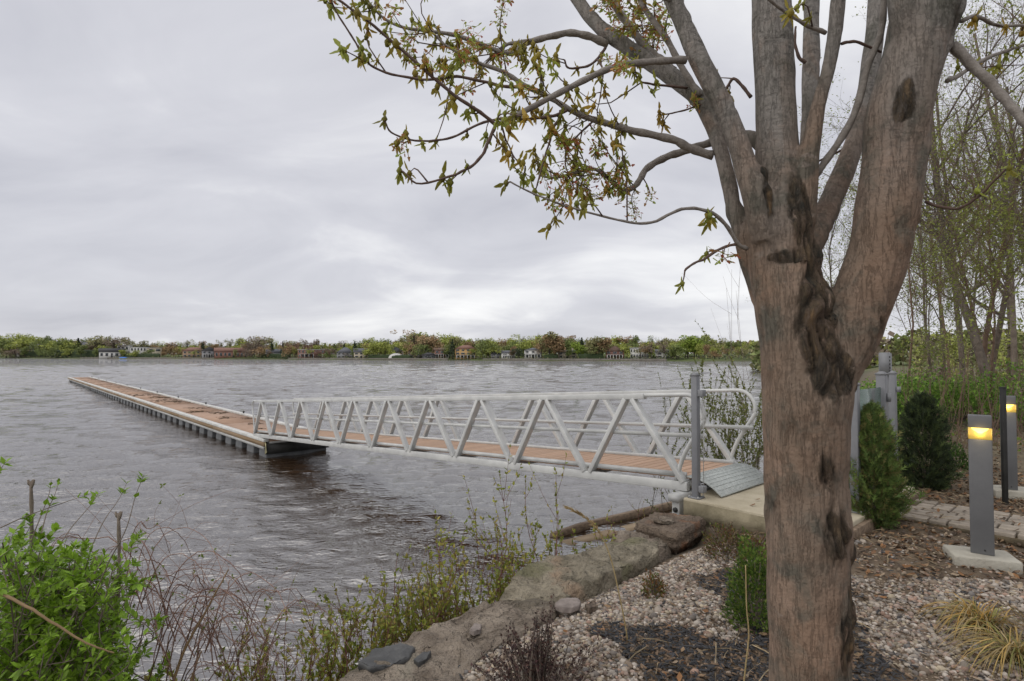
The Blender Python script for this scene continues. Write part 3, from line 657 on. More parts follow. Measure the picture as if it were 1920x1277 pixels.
u, v = to_uv(x, y); zz = np.where((u > -1.5) & (v > 0) & (v < 2.4) & (u < 0), 0.004, zz)
path = (v > 1.2) & (v < 2.15) & (u < -1.56) & (u > -7); zz = np.where(path, GZ + .055, zz)
pal = np.array([[.19, .105, .055], [.25, .165, .095], [.125, .075, .045], [.29, .22, .15], [.085, .06, .042], [.24, .12, .05]])
cols = pal[rng.choice(len(pal), n_)] * ar(.55, 1.1, (n_, 1))
b = MB(); b.scatter(lv, lf, mats34(rot_mats(n_, .8), np.stack([x, y, zz + ar(.004, .028, n_)], 1), ar(.013, .034, n_)), cols)
tag(b.build('fallen_leaves', 'litter'), 'brown fallen leaves littering the ground around the path', 'leaf litter', kind='stuff')
# twiggy bits of straw
nP = 1400; x = ar(.3, 6, nP); y = ar(2.1, 8, nP); zn = zones(x, y); k = ((zn == 2) | (zn == 1)) & (lake_sd(x, y) > .3); x, y = x[k], y[k]; n_ = len(x)
tv = np.array([[-1, .03, 0], [-1, -.03, 0], [0, 0, .05], [0, .02, .12], [1, .02, 0], [1, -.02, 0]]); tf = [[0, 1, 2], [0, 2, 3], [2, 5, 3], [3, 5, 4]]
b = MB(); b.scatter(tv, tf, mats34(rot_mats(n_, .35), np.stack([x, y, ground_z(x, y) + .03], 1), ar(.03, .10, n_)), np.array([.36, .28, .17]) * ar(.5, 1.1, (n_, 1)))
tag(b.build('straw_litter', 'litter'), 'thin dry stalks lying on the leaf litter', 'straw', kind='stuff')

# ================================================================== paver path
mat('paver', (.23, .195, .155), (.33, .285, .235), 7, .9, .4, 60, rand=.14)
mat('path_soil', (.07,.055,.035), (.13,.10,.06), 8, .95, .5, 60)
path_o = tag(link('paver_path', None), kind='structure')
bed = MB(); bed.box((0, 0, 0), (5.6, .98, .06)); bo = bed.build('path_bed', 'path_soil', path_o)
bo.location = uv(-1.56 - 2.8, 1.68, GZ - .012); bo.rotation_euler = (0, 0, ANG)
rowsz = [.15, .21, .15, .21, .15]; v_ = 1.24; first = None; pav = {}
for r_i, rw in enumerate(rowsz):
    u_ = -1.58 - (r_i % 2) * .06
    while u_ > -7.2:
        ln = random.choice([.15, .21, .28]); key = (round(rw, 2), ln)
        loc = uv(u_ - ln / 2, v_ + rw / 2, GZ + .022 + random.uniform(-.006, .006)); rot = (random.uniform(-.02, .02), random.uniform(-.02, .02), ANG + random.uniform(-.03, .03))
        if key not in pav:
            m_ = MB(); m_.box((0, 0, 0), (ln - .018, rw - .018, .06)); pav[key] = m_.build('paver', 'paver', path_o, bevel=.008); pav[key].location = loc; pav[key].rotation_euler = rot
        else: inst(pav[key], path_o, loc, rot)
        u_ -= ln
    v_ += rw

# ================================================================== bollard lights, pole
mat('bollard_paint', (.108, .110, .115), (.128, .130, .135), 6, .5, .05, 120)
mat('lamp_lens', (.72, .50, .12), (.80, .58, .16), 12, .25, spec=.6)
mat('footing', (.30, .28, .235), (.42, .40, .34), 5, .9, .4, 50)
def glow(name, col, s):
    m = bpy.data.materials.new(name); m.use_nodes = True; b = m.node_tree.nodes['Principled BSDF']
    b.inputs['Base Color'].default_value = (*col, 1); b.inputs['Emission Color'].default_value = (*col, 1); b.inputs['Emission Strength'].default_value = s; MATS[name] = m
glow('lamp_core', (1.0, .76, .16), 1.6); glow('lens_glow', (.80, .56, .12), .30)
def bollard(px, py, rz, label, flabel, hgt, w, fsize, foff=(0, 0)):
    g = on(px, py, GZ); z0 = GZ + .075
    g = on(px, py, z0)
    f = empty('concrete_footing', (g[0], g[1], GZ - .05), rz + R(16), flabel, 'footing')
    m_ = MB(); m_.box((foff[0], foff[1], .0625), (*fsize, .125)); m_.build('block', 'footing', f, bevel=.012)
    e = empty('bollard_light', (g[0], g[1], z0), rz, label, 'bollard light', 'bollard lights by the path')
    d_ = w * .62; zl0, zl1 = hgt - .245 * hgt / 1.08, hgt - .14 * hgt / 1.08
    zl0, zl1 = hgt * .775 + .055, hgt * .775 + .145
    m_ = MB(); m_.box((0, 0, zl0 / 2), (w, d_, zl0)); m_.build('column', 'bollard_paint', e, bevel=.006)
    m_ = MB(); m_.box((0, 0, (zl1 + hgt) / 2), (w, d_, hgt - zl1)); m_.build('head', 'bollard_paint', e, bevel=.006)
    m_ = MB(); m_.box((0, 0, (zl0 + zl1) / 2), (w * .96, d_ * .96, zl1 - zl0 - .002)); ln = m_.build('lens', 'lens_glow', e)
    m_ = MB(); zc_ = zl1 - .002
    m_.add([(-.055, -d_ * .49, zc_), (.055, -d_ * .49, zc_), (.04, -d_ * .49, zc_ - .018), (.012, -d_ * .49, zc_ - .04), (-.012, -d_ * .49, zc_ - .04), (-.04, -d_ * .49, zc_ - .018)], [[0, 5, 2, 1], [5, 4, 3, 2]])
    m_.build('lamp_glow', 'lamp_core', ln)
    for sx in (-1, 1):
        m_ = MB(); m_.box((sx * w * .487, -d_ * .487, (zl0 + zl1) / 2), (.006, .006, zl1 - zl0)); m_.build('lens_rib', 'lamp_lens', e)
    m_ = MB(); m_.tube([(.015, -d_ / 2 - .004, .035), (.015, -d_ / 2 + .004, .035)], .007, 8); m_.build('set_screw', 'black_plastic', e)
    lt = bpy.data.lights.new('bollard_lamp', 'POINT'); lt.energy = 0.25; lt.color = (1, .75, .35); lt.shadow_soft_size = .03
    lo = bpy.data.objects.new('lamp', lt); COL.objects.link(lo); lo.parent = e; lo.location = (0, -d_ / 2 - .03, (zl0 + zl1) / 2)
    return e
bollard(1842, 1037, R(-38), 'nearer grey bollard light with lit yellow lens on its own concrete block', 'pale concrete block under the nearer grey bollard light', 1.075, .145, (.42, .30), (-.01, .0))
bollard(1893, 917, R(-39), 'farther grey bollard light partly hidden by the black pole', 'concrete block under the farther bollard light behind the black pole', 1.075, .142, (.40, .34), (.03, .05))
g = on(1885, 944, GZ)
e = empty('black_pole', g, 0, 'thin black square pole standing in front of the farther bollard light', 'pole')
m_ = MB(); m_.box((0, 0, .58), (.042, .042, 1.36)); m_.build('shaft', 'black_plastic', e, bevel=.004)
m_ = MB(); m_.box((0, 0, 1.265), (.048, .048, .012)); m_.build('cap', 'black_plastic', e)
# ================================================================== the maple in front
def bark_mat():
    m = bpy.data.materials.new('maple_bark'); m.use_nodes = True; t = m.node_tree; MATS['maple_bark'] = m
    b = t.nodes['Principled BSDF']; b.inputs['Roughness'].default_value = .9; b.inputs['Specular IOR Level'].default_value = .25
    n, l = t.nodes.new, t.links.new; co = n('ShaderNodeTexCoord')
    def nz(scale, st, detail=6, dist=0.0, rough=.6):
        mp = n('ShaderNodeMapping'); mp.inputs['Scale'].default_value = st; l(co.outputs['Object'], mp.inputs[0])
        z = n('ShaderNodeTexNoise'); z.inputs['Scale'].default_value = scale; z.inputs['Detail'].default_value = detail; z.inputs['Distortion'].default_value = dist; z.inputs['Roughness'].default_value = rough
        l(mp.outputs[0], z.inputs[0]); return z.outputs['Fac']
    def rng_(s, lo, hi, a=0.0, c=1.0):
        r = n('ShaderNodeMapRange'); r.inputs['From Min'].default_value = lo; r.inputs['From Max'].default_value = hi; r.inputs['To Min'].default_value = a; r.inputs['To Max'].default_value = c
        l(s, r.inputs[0]); return r.outputs[0]
    def mix(f, a, c):
        x = n('ShaderNodeMix'); x.data_type = 'RGBA'
        l(f, x.inputs[0]) if not isinstance(f, float) else setattr(x.inputs[0], 'default_value', f)
        for s, v in ((6, a), (7, c)):
            if isinstance(v, tuple): x.inputs[s].default_value = (*v, 1)
            else: l(v, x.inputs[s])
        return x.outputs[2]
    def mth(op, a, c):
        x = n('ShaderNodeMath'); x.operation = op
        for s, v in ((0, a), (1, c)):
            if isinstance(v, float): x.inputs[s].default_value = v
            else: l(v, x.inputs[s])
        return x.outputs[0]
    att = n('ShaderNodeAttribute'); att.attribute_name = 'tint'; sp = n('ShaderNodeSeparateColor'); l(att.outputs['Color'], sp.inputs[0])
    grey, fiss = sp.outputs[1], sp.outputs[2]
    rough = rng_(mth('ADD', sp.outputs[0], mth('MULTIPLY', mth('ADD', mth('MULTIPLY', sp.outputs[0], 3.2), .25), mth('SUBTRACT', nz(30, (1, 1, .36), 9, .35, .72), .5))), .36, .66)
    c = mix(rng_(nz(5, (1, 1, 1.6)), .35, .65), (.150, .101, .070), (.268, .184, .132))
    c = mix(rng_(nz(2.2, (1, 1, 1)), .40, .66), c, (.205, .162, .126))
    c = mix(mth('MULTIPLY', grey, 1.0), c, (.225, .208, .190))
    c = mix(rng_(nz(7.5, (1, 1, .9), 7, .4), .50, .64, 0, .8), c, (.100, .098, .080))
    c = mix(rng_(nz(3.6, (1.3, 1.3, .7), 6, .5), .56, .68, 0, .6), c, (.30, .215, .165))
    crk = mth('ABSOLUTE', mth('SUBTRACT', nz(38, (1, 1, .11), 9, .15, .74), .5), 0.0)
    c = mix(mth('MULTIPLY', rng_(crk, .012, 0.0, 0, .30), rng_(nz(5, (1, 1, .5)), .44, .62, .0, .9)), c, (.055, .042, .030))
    fle = mth('MULTIPLY', rng_(nz(24, (.8, .8, 2.0), 8, .6, .7), .50, .64, 0, .8), mth('ADD', mth('MULTIPLY', grey, .75), .25))                # short horizontal flecks
    c = mix(mth('MULTIPLY', fle, rng_(nz(3.2, (1, 1, .8)), .42, .60, .12, 1)), c, (.062, .060, .052))
    c = mix(rng_(nz(7, (1.2, 1.2, 2.4), 5), .64, .70, 0, .55), c, (.26, .215, .185))   # pale lenticels and patches
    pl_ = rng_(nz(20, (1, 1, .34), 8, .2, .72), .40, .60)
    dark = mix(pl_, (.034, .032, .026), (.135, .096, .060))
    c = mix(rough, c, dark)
    c = mix(mth('MULTIPLY', rough, rng_(nz(9, (1, 1, .6), 4), .60, .70, 0, .6)), c, (.22, .13, .06))
    c = mix(fiss, c, (.035, .028, .02))
    l(c, b.inputs['Base Color'])
    h = mth('ADD', mth('MULTIPLY', nz(60, (1, 1, 1.2), 6), .35), mth('MULTIPLY', nz(16, (1, 1, .45), 5, .8), mth('MULTIPLY', rough, 1.3)))
    h = mth('ADD', h, mth('MULTIPLY', fle, -.12)); h = mth('ADD', h, rng_(crk, 0.0, .02, -.08, 0.0)); h = mth('ADD', h, mth('MULTIPLY', nz(90, (1, 1, .6), 6), .3))
    bp = n('ShaderNodeBump'); bp.inputs['Strength'].default_value = 1.0; bp.inputs['Distance'].default_value = .016
    l(h, bp.inputs['Height']); l(bp.outputs[0], b.inputs['Normal'])
bark_mat()
mat('twig_bark', (.165, .145, .128), (.27, .245, .22), 30, .85, .3, 120)
mat('twig_thin', (.085, .055, .045), (.13, .085, .065), 30, .8)
# stems: photo x, y, width in photo pixels, distance
S_TRUNK = [(1520, 1520, 190, 2.1), (1519, 1400, 176, 2.1), (1518, 1277, 164, 2.1), (1515, 1100, 166, 2.1), (1511, 900, 170, 2.1), (1510, 800, 176, 2.1), (1514, 730, 184, 2.1), (1508, 660, 180, 2.11), (1486, 580, 158, 2.12), (1468, 500, 142, 2.13), (1462, 420, 132, 2.14), (1460, 350, 104, 2.15), (1457, 280, 87, 2.16), (1455, 200, 84, 2.17), (1450, 100, 84, 2.18), (1446, 0, 83, 2.2), (1442, -120, 80, 2.22), (1430, -300, 70, 2.3)]
S_RIGHT = [(1522, 800, 110, 2.12), (1542, 715, 128, 2.1), (1580, 640, 132, 2.08), (1616, 560, 130, 2.06), (1645, 480, 132, 2.05), (1662, 400, 134, 2.03), (1676, 300, 136, 2.02), (1688, 200, 138, 2.0), (1715, 100, 138, 1.98), (1742, 0, 150, 1.96), (1775, -120, 140, 1.94), (1820, -300, 120, 1.9)]
S_RIGHT2 = [(1690, 190, 66, 1.99), (1700, 90, 62, 1.96), (1692, 0, 60, 1.93), (1680, -150, 52, 1.9)]
S_B = [(1440, 450, 70, 2.09), (1418, 370, 60, 2.08), (1394, 300, 44, 2.1), (1364, 215, 40, 2.12), (1320, 130, 40, 2.14), (1290, 65, 38, 2.16), (1262, 0, 36, 2.18), (1225, -90, 32, 2.2)]
S_A = [(1440, 560, 70, 2.18), (1405, 470, 50, 2.2), (1380, 400, 36, 2.22), (1352, 285, 33, 2.28), (1325, 210, 35, 2.33), (1292, 168, 36, 2.38), (1236, 128, 34, 2.44), (1175, 88, 30, 2.5), (1116, 43, 27, 2.56), (1083, 0, 24, 2.6), (1030, -80, 20, 2.66)]
S_D = [(1500, 420, 66, 2.1), (1516, 300, 44, 2.08), (1534, 200, 32, 2.06), (1556, 120, 32, 2.04), (1568, 40, 32, 2.02), (1575, -60, 30, 2.0), (1580, -200, 26, 1.98)]
S_E = [(1500, 400, 50, 2.26), (1512, 300, 36, 2.34), (1518, 200, 34, 2.42), (1521, 80, 35, 2.5), (1523, -40, 33, 2.56), (1526, -200, 28, 2.62)]
S_G = [(1500, 480, 80, 2.2), (1535, 425, 58, 2.28), (1566, 360, 48, 2.36), (1596, 285, 46, 2.44), (1622, 190, 44, 2.52), (1640, 60, 40, 2.6), (1650, -100, 34, 2.7)]
S_H = [(1470, 330, 60, 2.22), (1440, 285, 36, 2.3), (1405, 257, 30, 2.36), (1370, 262, 26, 2.40), (1332, 266, 20, 2.42)]
def stem_pts(S, n):
    P = np.array([at(x, y, d) for x, y, w, d in S]); Rr = np.array([w * .475 * d / FPX / math.hypot(1, (x - 960) / FPX) for x, y, w, d in S])
    Q = spline(np.column_stack([P, Rr]), n); return Q[:, :3], Q[:, 3]
mb = MB()
for S in (S_TRUNK, S_RIGHT, S_RIGHT2, S_B, S_A, S_D, S_E, S_G, S_H):
    P, Rr = stem_pts(S, len(S) * 6); mb.tube(P, Rr, 20)
tmp = mb.build('tmp', None)
md = tmp.modifiers.new('r', 'REMESH'); md.mode = 'VOXEL'; md.voxel_size = .0085; md.use_smooth_shade = True
md = tmp.modifiers.new('s', 'SMOOTH'); md.factor = .5; md.iterations = 7
dg = bpy.context.evaluated_depsgraph_get(); ev = tmp.evaluated_get(dg); me = bpy.data.meshes.new_from_object(ev)
bpy.data.objects.remove(tmp)
nv = len(me.vertices); co = np.empty(nv * 3, dtype=np.float32); me.vertices.foreach_get('co', co); co = co.reshape(-1, 3)
no = np.empty(nv * 3, dtype=np.float32); me.vertices.foreach_get('normal', no); no = no.reshape(-1, 3)
foot = np.array([TRX, TRY, gz(TRX, TRY)])
def blob(c, r, p): return math.exp(-(((p[0] - c[0]) / r[0]) ** 2 + ((p[1] - c[1]) / r[1]) ** 2 + ((p[2] - c[2]) / r[2]) ** 2))
scars = [(at(1525, 610, 2.02), (.07, .12, .20), 1.15), (at(1560, 700, 2.0), (.11, .13, .08), .8), (at(1630, 735, 2.05), (.05, .12, .05), .9), (at(1440, 600, 2.02), (.05, .1, .11), .5), (at(1560, 1000, 2.0), (.05, .14, .08), .85), (at(1590, 1090, 2.08), (.045, .14, .16), 1.1), (at(1450, 960, 2.0), (.035, .1, .07), .6), (at(1540, 880, 2.0), (.04, .1, .08), .65),
         (at(1500, 390, 2.05), (.05, .12, .14), .85), (at(1440, 340, 2.04), (.02, .1, .10), .7), (at(1695, 190, 1.92), (.03, .1, .06), 1.1), (at(1640, 180, 1.95), (.025, .1, .14), .8), (at(1480, 483, 2.04), (.06, .1, .018), 1.2), (at(1470, 1180, 2.0), (.02, .1, .07), .7), (at(1575, 1200, 2.02), (.05, .12, .13), .6), (at(1715, 420, 2.0), (.03, .12, .05), .7), (at(1500, 800, 2.0), (.10, .1, .12), .55)]
tint = np.zeros((nv, 3), dtype=np.float32); disp = np.zeros(nv, dtype=np.float32)
for i_ in range(nv):
    p = co[i_]; x, y, z = float(p[0]), float(p[1]), float(p[2])
    v1 = mnoise.noise(Vector((x * 9, y * 9, z * 3.2))); v2 = mnoise.noise(Vector((x * 26, y * 26, z * 8)))
    s = 0.0
    for c, r_, a in scars:
        if abs(z - c[2]) < r_[2] * 2.2: s += a * blob(c, r_, p)
    m_ = s * 1.2 + .62 * v1 + .16 * v2 - .34 + .30 * max(0, no[i_][0])  # scarred rough bark, plus shade painted onto the faces turned right
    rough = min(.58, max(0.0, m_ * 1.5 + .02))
    rid = abs(mnoise.noise(Vector((x * 30, y * 30, z * 9 + 5))))
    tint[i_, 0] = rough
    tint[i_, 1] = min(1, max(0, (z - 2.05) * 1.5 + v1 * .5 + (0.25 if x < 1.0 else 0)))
    tint[i_, 2] = rough * 1.7 * max(0, 1 - rid * 6) * .9
    w = mnoise.noise(Vector((x * 5, y * 5, z * 5)))
    disp[i_] = w * .008 + v2 * .004 + rough * 1.8 * ((rid - .25) * .050 + v2 * .012)
    if z > 1.95: disp[i_] *= .6
co2 = co + no * disp[:, None] - foot
me.vertices.foreach_set('co', co2.astype(np.float32).ravel())
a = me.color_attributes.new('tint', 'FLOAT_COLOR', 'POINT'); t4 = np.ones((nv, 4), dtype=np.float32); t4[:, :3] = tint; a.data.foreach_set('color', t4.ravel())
me.polygons.foreach_set('use_smooth', np.ones(len(me.polygons), dtype=bool)); me.update()
maple = empty('maple_tree', foot, 0, 'big maple with forked brown trunk and young olive leaves in the right foreground', 'tree')
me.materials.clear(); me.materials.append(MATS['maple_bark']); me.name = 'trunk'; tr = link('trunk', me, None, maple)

# branches: photo x, y and distance from root to tip; width in photo pixels at root and tip
BR = [
 ('b1', [(1285, 113), (1235, 114), (1185, 118), (1142, 129), (1086, 155), (1026, 186), (954, 224), (929, 234)], 2.14, 1.90, 14, 9),
 ('b1a', [(929, 234), (920, 258), (908, 284), (891, 307), (866, 322), (838, 332), (785, 345), (757, 323)], 1.90, 1.82, 7, 3),
 ('b1b', [(932, 236), (905, 214), (866, 188), (807, 141), (750, 91), (700, 47), (656, 16), (612, -16)], 1.90, 1.70, 7, 4),
 ('b2', [(1336, 291), (1293, 278), (1267, 263), (1207, 250), (1151, 235), (1108, 222), (1064, 204), (1029, 182), (985, 160), (938, 132), (894, 117), (862, 100), (835, 84), (812, 62)], 2.30, 2.22, 17, 4),
 ('b2a', [(1064, 206), (1040, 216), (1005, 222), (976, 224), (935, 222), (891, 236), (850, 257), (812, 263), (775, 263), (735, 250), (722, 228)], 2.26, 2.05, 6, 3),
 ('b2b', [(1051, 208), (1047, 225), (1037, 240), (1030, 268), (1020, 300), (1007, 348)], 2.26, 2.2, 6, 3),
 ('b2c', [(985, 162), (948, 163), (907, 153), (857, 144), (838, 146), (800, 149), (738, 141), (700, 125), (685, 110), (666, 78), (644, 44), (622, 6)], 2.23, 2.0, 6, 3),
 ('b3', [(1334, 267), (1280, 284), (1245, 297), (1215, 314), (1200, 335), (1188, 350), (1166, 357), (1142, 334), (1116, 317), (1085, 322), (1043, 334), (1015, 330)], 2.42, 2.34, 15, 4),
 ('b4', [(1400, 466), (1383, 457), (1362, 424), (1336, 400), (1301, 390), (1267, 396), (1224, 418), (1181, 417), (1129, 405), (1065, 388), (1007, 366), (957, 341)], 2.10, 1.76, 8, 3),
 ('b4a', [(1385, 458), (1357, 463), (1319, 487), (1300, 494), (1284, 508)], 2.08, 1.96, 6, 4),
 ('b5', [(1140, 84), (1108, 69), (1073, 62), (1039, 67), (998, 77), (980, 84), (973, 94), (954, 100), (923, 92), (882, 75), (844, 64), (816, 60), (785, 56), (750, 49), (719, 34), (690, 2)], 2.53, 2.30, 14, 4),
 ('b5a', [(998, 77), (965, 80), (945, 86), (925, 104), (908, 124), (897, 145)], 2.46, 2.40, 8, 3),
 ('b6', [(1262, 134), (1240, 112), (1224, 103), (1198, 73), (1172, 39), (1146, 0), (1110, -60)], 2.42, 2.6, 18, 12),
 ('b7', [(1312, 180), (1280, 129), (1250, 73), (1215, 26), (1198, -6), (1170, -60)], 2.32, 2.36, 13, 9),
 ('b8', [(1528, 330), (1555, 292), (1600, 219), (1632, 110), (1651, 67), (1657, 0), (1660, -80)], 2.12, 2.02, 13, 11),
 ('b9', [(1786, 84), (1820, 118), (1860, 160), (1895, 200), (1925, 232), (1990, 300)], 1.96, 1.80, 18, 14),
 ('b10', [(1776, 152), (1800, 140), (1840, 115), (1885, 96), (1930, 82)], 2.02, 2.2, 9, 5),
 ('b11', [(1802, 40), (1830, 30), (1870, 48), (1930, 48)], 2.0, 2.1, 8, 5),
 ('b12', [(1735, 378), (1760, 388), (1790, 391), (1815, 382), (1840, 364), (1862, 342), (1885, 318)], 2.04, 1.84, 6, 4),
 ('b13', [(1548, 62), (1510, 46), (1470, 20), (1446, 2), (1425, -20)], 2.02, 1.92, 8, 5),
 ('b14', [(1578, 82), (1600, 78), (1630, 88), (1652, 98)], 2.03, 2.08, 6, 4),
 ('b15', [(1408, 182), (1390, 160), (1374, 148), (1360, 168), (1345, 178)], 2.24, 2.3, 7, 4),
 ('b16', [(1510, 118), (1498, 108), (1490, 82), (1492, 50)], 2.44, 2.46, 7, 4),
 ('b17', [(1280, 4), (1240, -4), (1200, -20)], 2.18, 2.1, 8, 5),
 ('b18', [(1120, 220), (1088, 250), (1066, 275), (1060, 310), (1075, 340), (1100, 352)], 2.3, 2.34, 4, 2),
 ('b19', [(1176, 417), (1176, 360), (1172, 320), (1168, 290), (1164, 262), (1166, 238)], 2.28, 2.28, 3, 2),
 ('b20', [(1330, 190), (1290, 205), (1260, 212), (1238, 215)], 2.32, 2.3, 4, 2),
 ('b21', [(1297, 165), (1240, 160), (1210, 156), (1195, 150)], 2.36, 2.2, 5, 3),
 ('b22', [(1135, 90), (1120, 110), (1100, 125), (1066, 128), (1058, 112)], 2.5, 2.44, 6, 3),
 ('b23', [(1120, 112), (1130, 130), (1128, 165), (1120, 205)], 2.46, 2.4, 4, 2),
 ('b24', [(1600, 264), (1620, 262), (1560, 290), (1520, 310)], 2.5, 2.5, 5, 3),
 ('b25', [(940, 232), (948, 262), (965, 296), (985, 312)], 1.92, 2.0, 4, 2),
]
rb = np.random.default_rng(77); nodes = []; twig_nodes = []; bobj = {}
for nm, pts, d0, d1, w0, w1 in BR:
    k_ = len(pts); ds = np.linspace(d0, d1, k_); P = np.array([at(x, y, d) for (x, y), d in zip(pts, ds)]); n_ = k_ * 4
    C = spline(P, n_); C[1:-1] += rb.normal(size=(n_ - 2, 3)) * .0016; C[1:-1] = (C[:-2] + 2 * C[1:-1] + C[2:]) / 4
    rad = np.linspace(w0, w1, n_) * .5 * np.linspace(d0, d1, n_) / FPX * 1.05
    rad *= 1 + .10 * np.sin(np.arange(n_) * 1.9 + d0 * 9)
    b = MB(); b.tube(C - foot, rad, 8 if w0 > 7 else 6)
    par = maple
    bobj[nm] = b.build('branch', 'twig_bark' if w0 > 7 else 'twig_thin', maple, True)
    L_ = np.linalg.norm(np.diff(C, axis=0), axis=1).sum()
    nodes.append((nm, C, rad, L_, w0))
# twigs with buds
tw = MB()
skip = {'b9', 'b8', 'b16', 'b14'}
dens = {'b3': 26, 'b18': 30, 'b2': 17, 'b5': 16, 'b5a': 22, 'b2c': 15, 'b1b': 12, 'b1a': 13, 'b2a': 13, 'b4': 7, 'b2b': 14, 'b20': 20, 'b22': 14, 'b12': 7, 'b10': 10, 'b11': 12, 'b15': 14, 'b1': 6, 'b4a': 10, 'b19': 18, 'b25': 22, 'b23': 18, 'b21': 16, 'b13': 8, 'b17': 20, 'b24': 6, 'b6': 30, 'b7': 26}
LEAVES = []                                       # (position, size factor, kind)
for nm, C, rad, L_, w0 in nodes:
    if nm in skip: continue
    cnt = max(2, int(L_ * dens.get(nm, 8) * 1.22))
    for q in range(cnt):
        f = rb.uniform(.12 if w0 < 9 else .3, 1.0) if q else 1.0
        k_ = int(f * (len(C) - 1)); p = C[k_]; t = C[min(k_ + 1, len(C) - 1)] - C[max(k_ - 1, 0)]; t = t / (np.linalg.norm(t) + 1e-9)
        side = rb.normal(size=3); side -= t * np.dot(side, t); side /= np.linalg.norm(side)
        dirv = t * rb.uniform(.3, .9) + side * rb.uniform(.5, 1.0) + np.array([0, 0, .12]); dirv /= np.linalg.norm(dirv)
        ln = rb.uniform(.012, .05) if (w0 < 9 and rb.random() < .8 or rb.random() < .25) else rb.uniform(.07, .30)
        if nm in ('b3', 'b18', 'b22', 'b5', 'b2', 'b17', 'b6', 'b7') and rb.random() < .6: ln = rb.uniform(.07, .22)
        e_ = p + dirv * ln; mid = p + dirv * ln * .5 + rb.normal(size=3) * ln * .10
        Pt = spline([p, mid, e_], 6); tw.tube(Pt - foot, np.linspace(.0030, .0016, 6), 4)
        kind = 0
        if nm in ('b3', 'b18', 'b6', 'b7'): kind = 1 if rb.random() < .5 else 0
        elif rb.random() < .10: kind = 1
        LEAVES.append((e_, rb.uniform(.75, 1.2), kind))
        if ln > .1:
            for fr in (.35, .6, .8):
                if rb.random() < .75: LEAVES.append((Pt[int(fr * 5)], rb.uniform(.55, .95), kind if rb.random() < .8 else 0))
tw.build('twigs', 'twig_thin', maple)['kind'] = 'stuff'
# extra sprays at the top of the picture behind the stems
mat('maple_leaf', (.26, .215, .036), (.38, .31, .06), 30, .6, objcol=True, rand=.25, trans=.45)
mat('maple_leaf_mass', (.26, .215, .036), (.38, .31, .06), 30, .6, tint=True, trans=.45)
mat('maple_flower', (.36, .125, .07), (.44, .20, .09), 60, .7, tint=True, trans=.3)
# one young maple leaf, half folded and hanging
yl = np.array([[0, 0, 0], [.15, .15, .04], [.40, .31, .10], [.62, .22, .07], [.84, .16, .04], [1, 0, -.02], [.84, -.16, .04], [.62, -.22, .07], [.40, -.31, .10], [.15, -.15, .04], [.45, 0, -.05]])
yf = [[10, k_, (k_ + 1) % 10] for k_ in range(10)]
def cluster(seed, nleaf):
    r_ = np.random.default_rng(seed); b = MB(); d = np.column_stack([r_.normal(size=nleaf) * .55, r_.normal(size=nleaf) * .55, -r_.uniform(.35, 1.2, nleaf)])
    d[0] = (.2, .1, .5); b.tube([(0, 0, .012), (0, 0, 0), (0, 0, -.014)], [.004, .012, .005], 5)
    Rm = basis(d, r_); sc = r_.uniform(.026, .052, nleaf); st = np.stack([sc, sc * r_.uniform(.38, .72, nleaf), sc], 1)
    b.scatter(yl, yf, mats34(Rm, d / np.linalg.norm(d, axis=1)[:, None] * .006, st), np.ones((nleaf, 3)) * r_.uniform(.75, 1.15, (nleaf, 1)))
    return b
def flower(seed):
    r_ = np.random.default_rng(seed); b = MB(); n_ = 22; d = r_.normal(size=(n_, 3)); d[:, 2] -= .3
    sp = np.array([[0, .05, 0], [0, -.05, 0], [.8, -.04, 0], [.8, .04, 0], [.75, .2, .05], [1.15, .06, 0], [1.15, -.08, .04], [.75, -.16, 0]]); sf = [[0, 1, 2, 3], [4, 7, 6, 5]]
    pal_ = np.array([[1, 1.3, 1.0], [.75, 2.2, .8], [.9, 2.5, .8], [1.1, .8, .9]])
    b.scatter(sp, sf, mats34(basis(d, r_), r_.normal(size=(n_, 3)) * .012, r_.uniform(.022, .042, n_)), pal_[r_.integers(0, 4, n_)])
    return b
CL = [cluster(s, n_) for s, n_ in ((1, 5), (2, 4), (3, 6), (4, 3), (5, 5))]; FL = [flower(s) for s in (1, 2, 3)]
CLm = [c.mesh('leaf_cluster') for c in CL]; FLm = [c.mesh('flower_cluster') for c in FL]
for m_ in CLm: m_.materials.append(MATS['maple_leaf'])
for m_ in FLm: m_.materials.append(MATS['maple_flower'])
LEAVES.sort(key=lambda L_: L_[0][1]); rest = MB(); restf = MB(); cnt = 0
lc = [(1.0, 1.0, 1.0), (.8, 1.0, .9), (1.15, .95, .8), (.75, .85, .8), (.85, 1.15, 1.1)]
for p, s, kind in LEAVES:
    q = int(rb.integers(0, 5))
    if kind == 0 and cnt < 290:
        o = link('leaf_cluster', CLm[q], None, maple); o.location = p - foot; o.rotation_euler = (rb.uniform(-.2, .2), rb.uniform(-.2, .2), rb.uniform(0, 6.28)); o.scale = (s,) * 3; cnt += 1
        o.color = (*lc[int(rb.integers(0, 5))], 1)
    else:
        src, dst = (CL[q], rest) if kind == 0 else (FL[q % 3], restf)
        V = np.concatenate(src.V) * s; a = rb.uniform(0, 6.28); c, s2 = math.cos(a), math.sin(a); V = V @ np.array([[c, -s2, 0], [s2, c, 0], [0, 0, 1]]).T + (p - foot)
        Cc = np.concatenate(src.C)
        dst.V.append(V); dst.C.append(Cc)
        if src.Q: dst.Q.append(np.concatenate(src.Q) + dst.n)
        if src.T: dst.T.append(np.concatenate(src.T) + dst.n)
        dst.n += len(V)
if rest.n: rest.build('small_leaves', 'maple_leaf_mass', maple)['kind'] = 'stuff'
if restf.n: restf.build('red_flowers', 'maple_flower', maple)['kind'] = 'stuff'
print('maple leaves', len(LEAVES), 'trunk verts', nv)
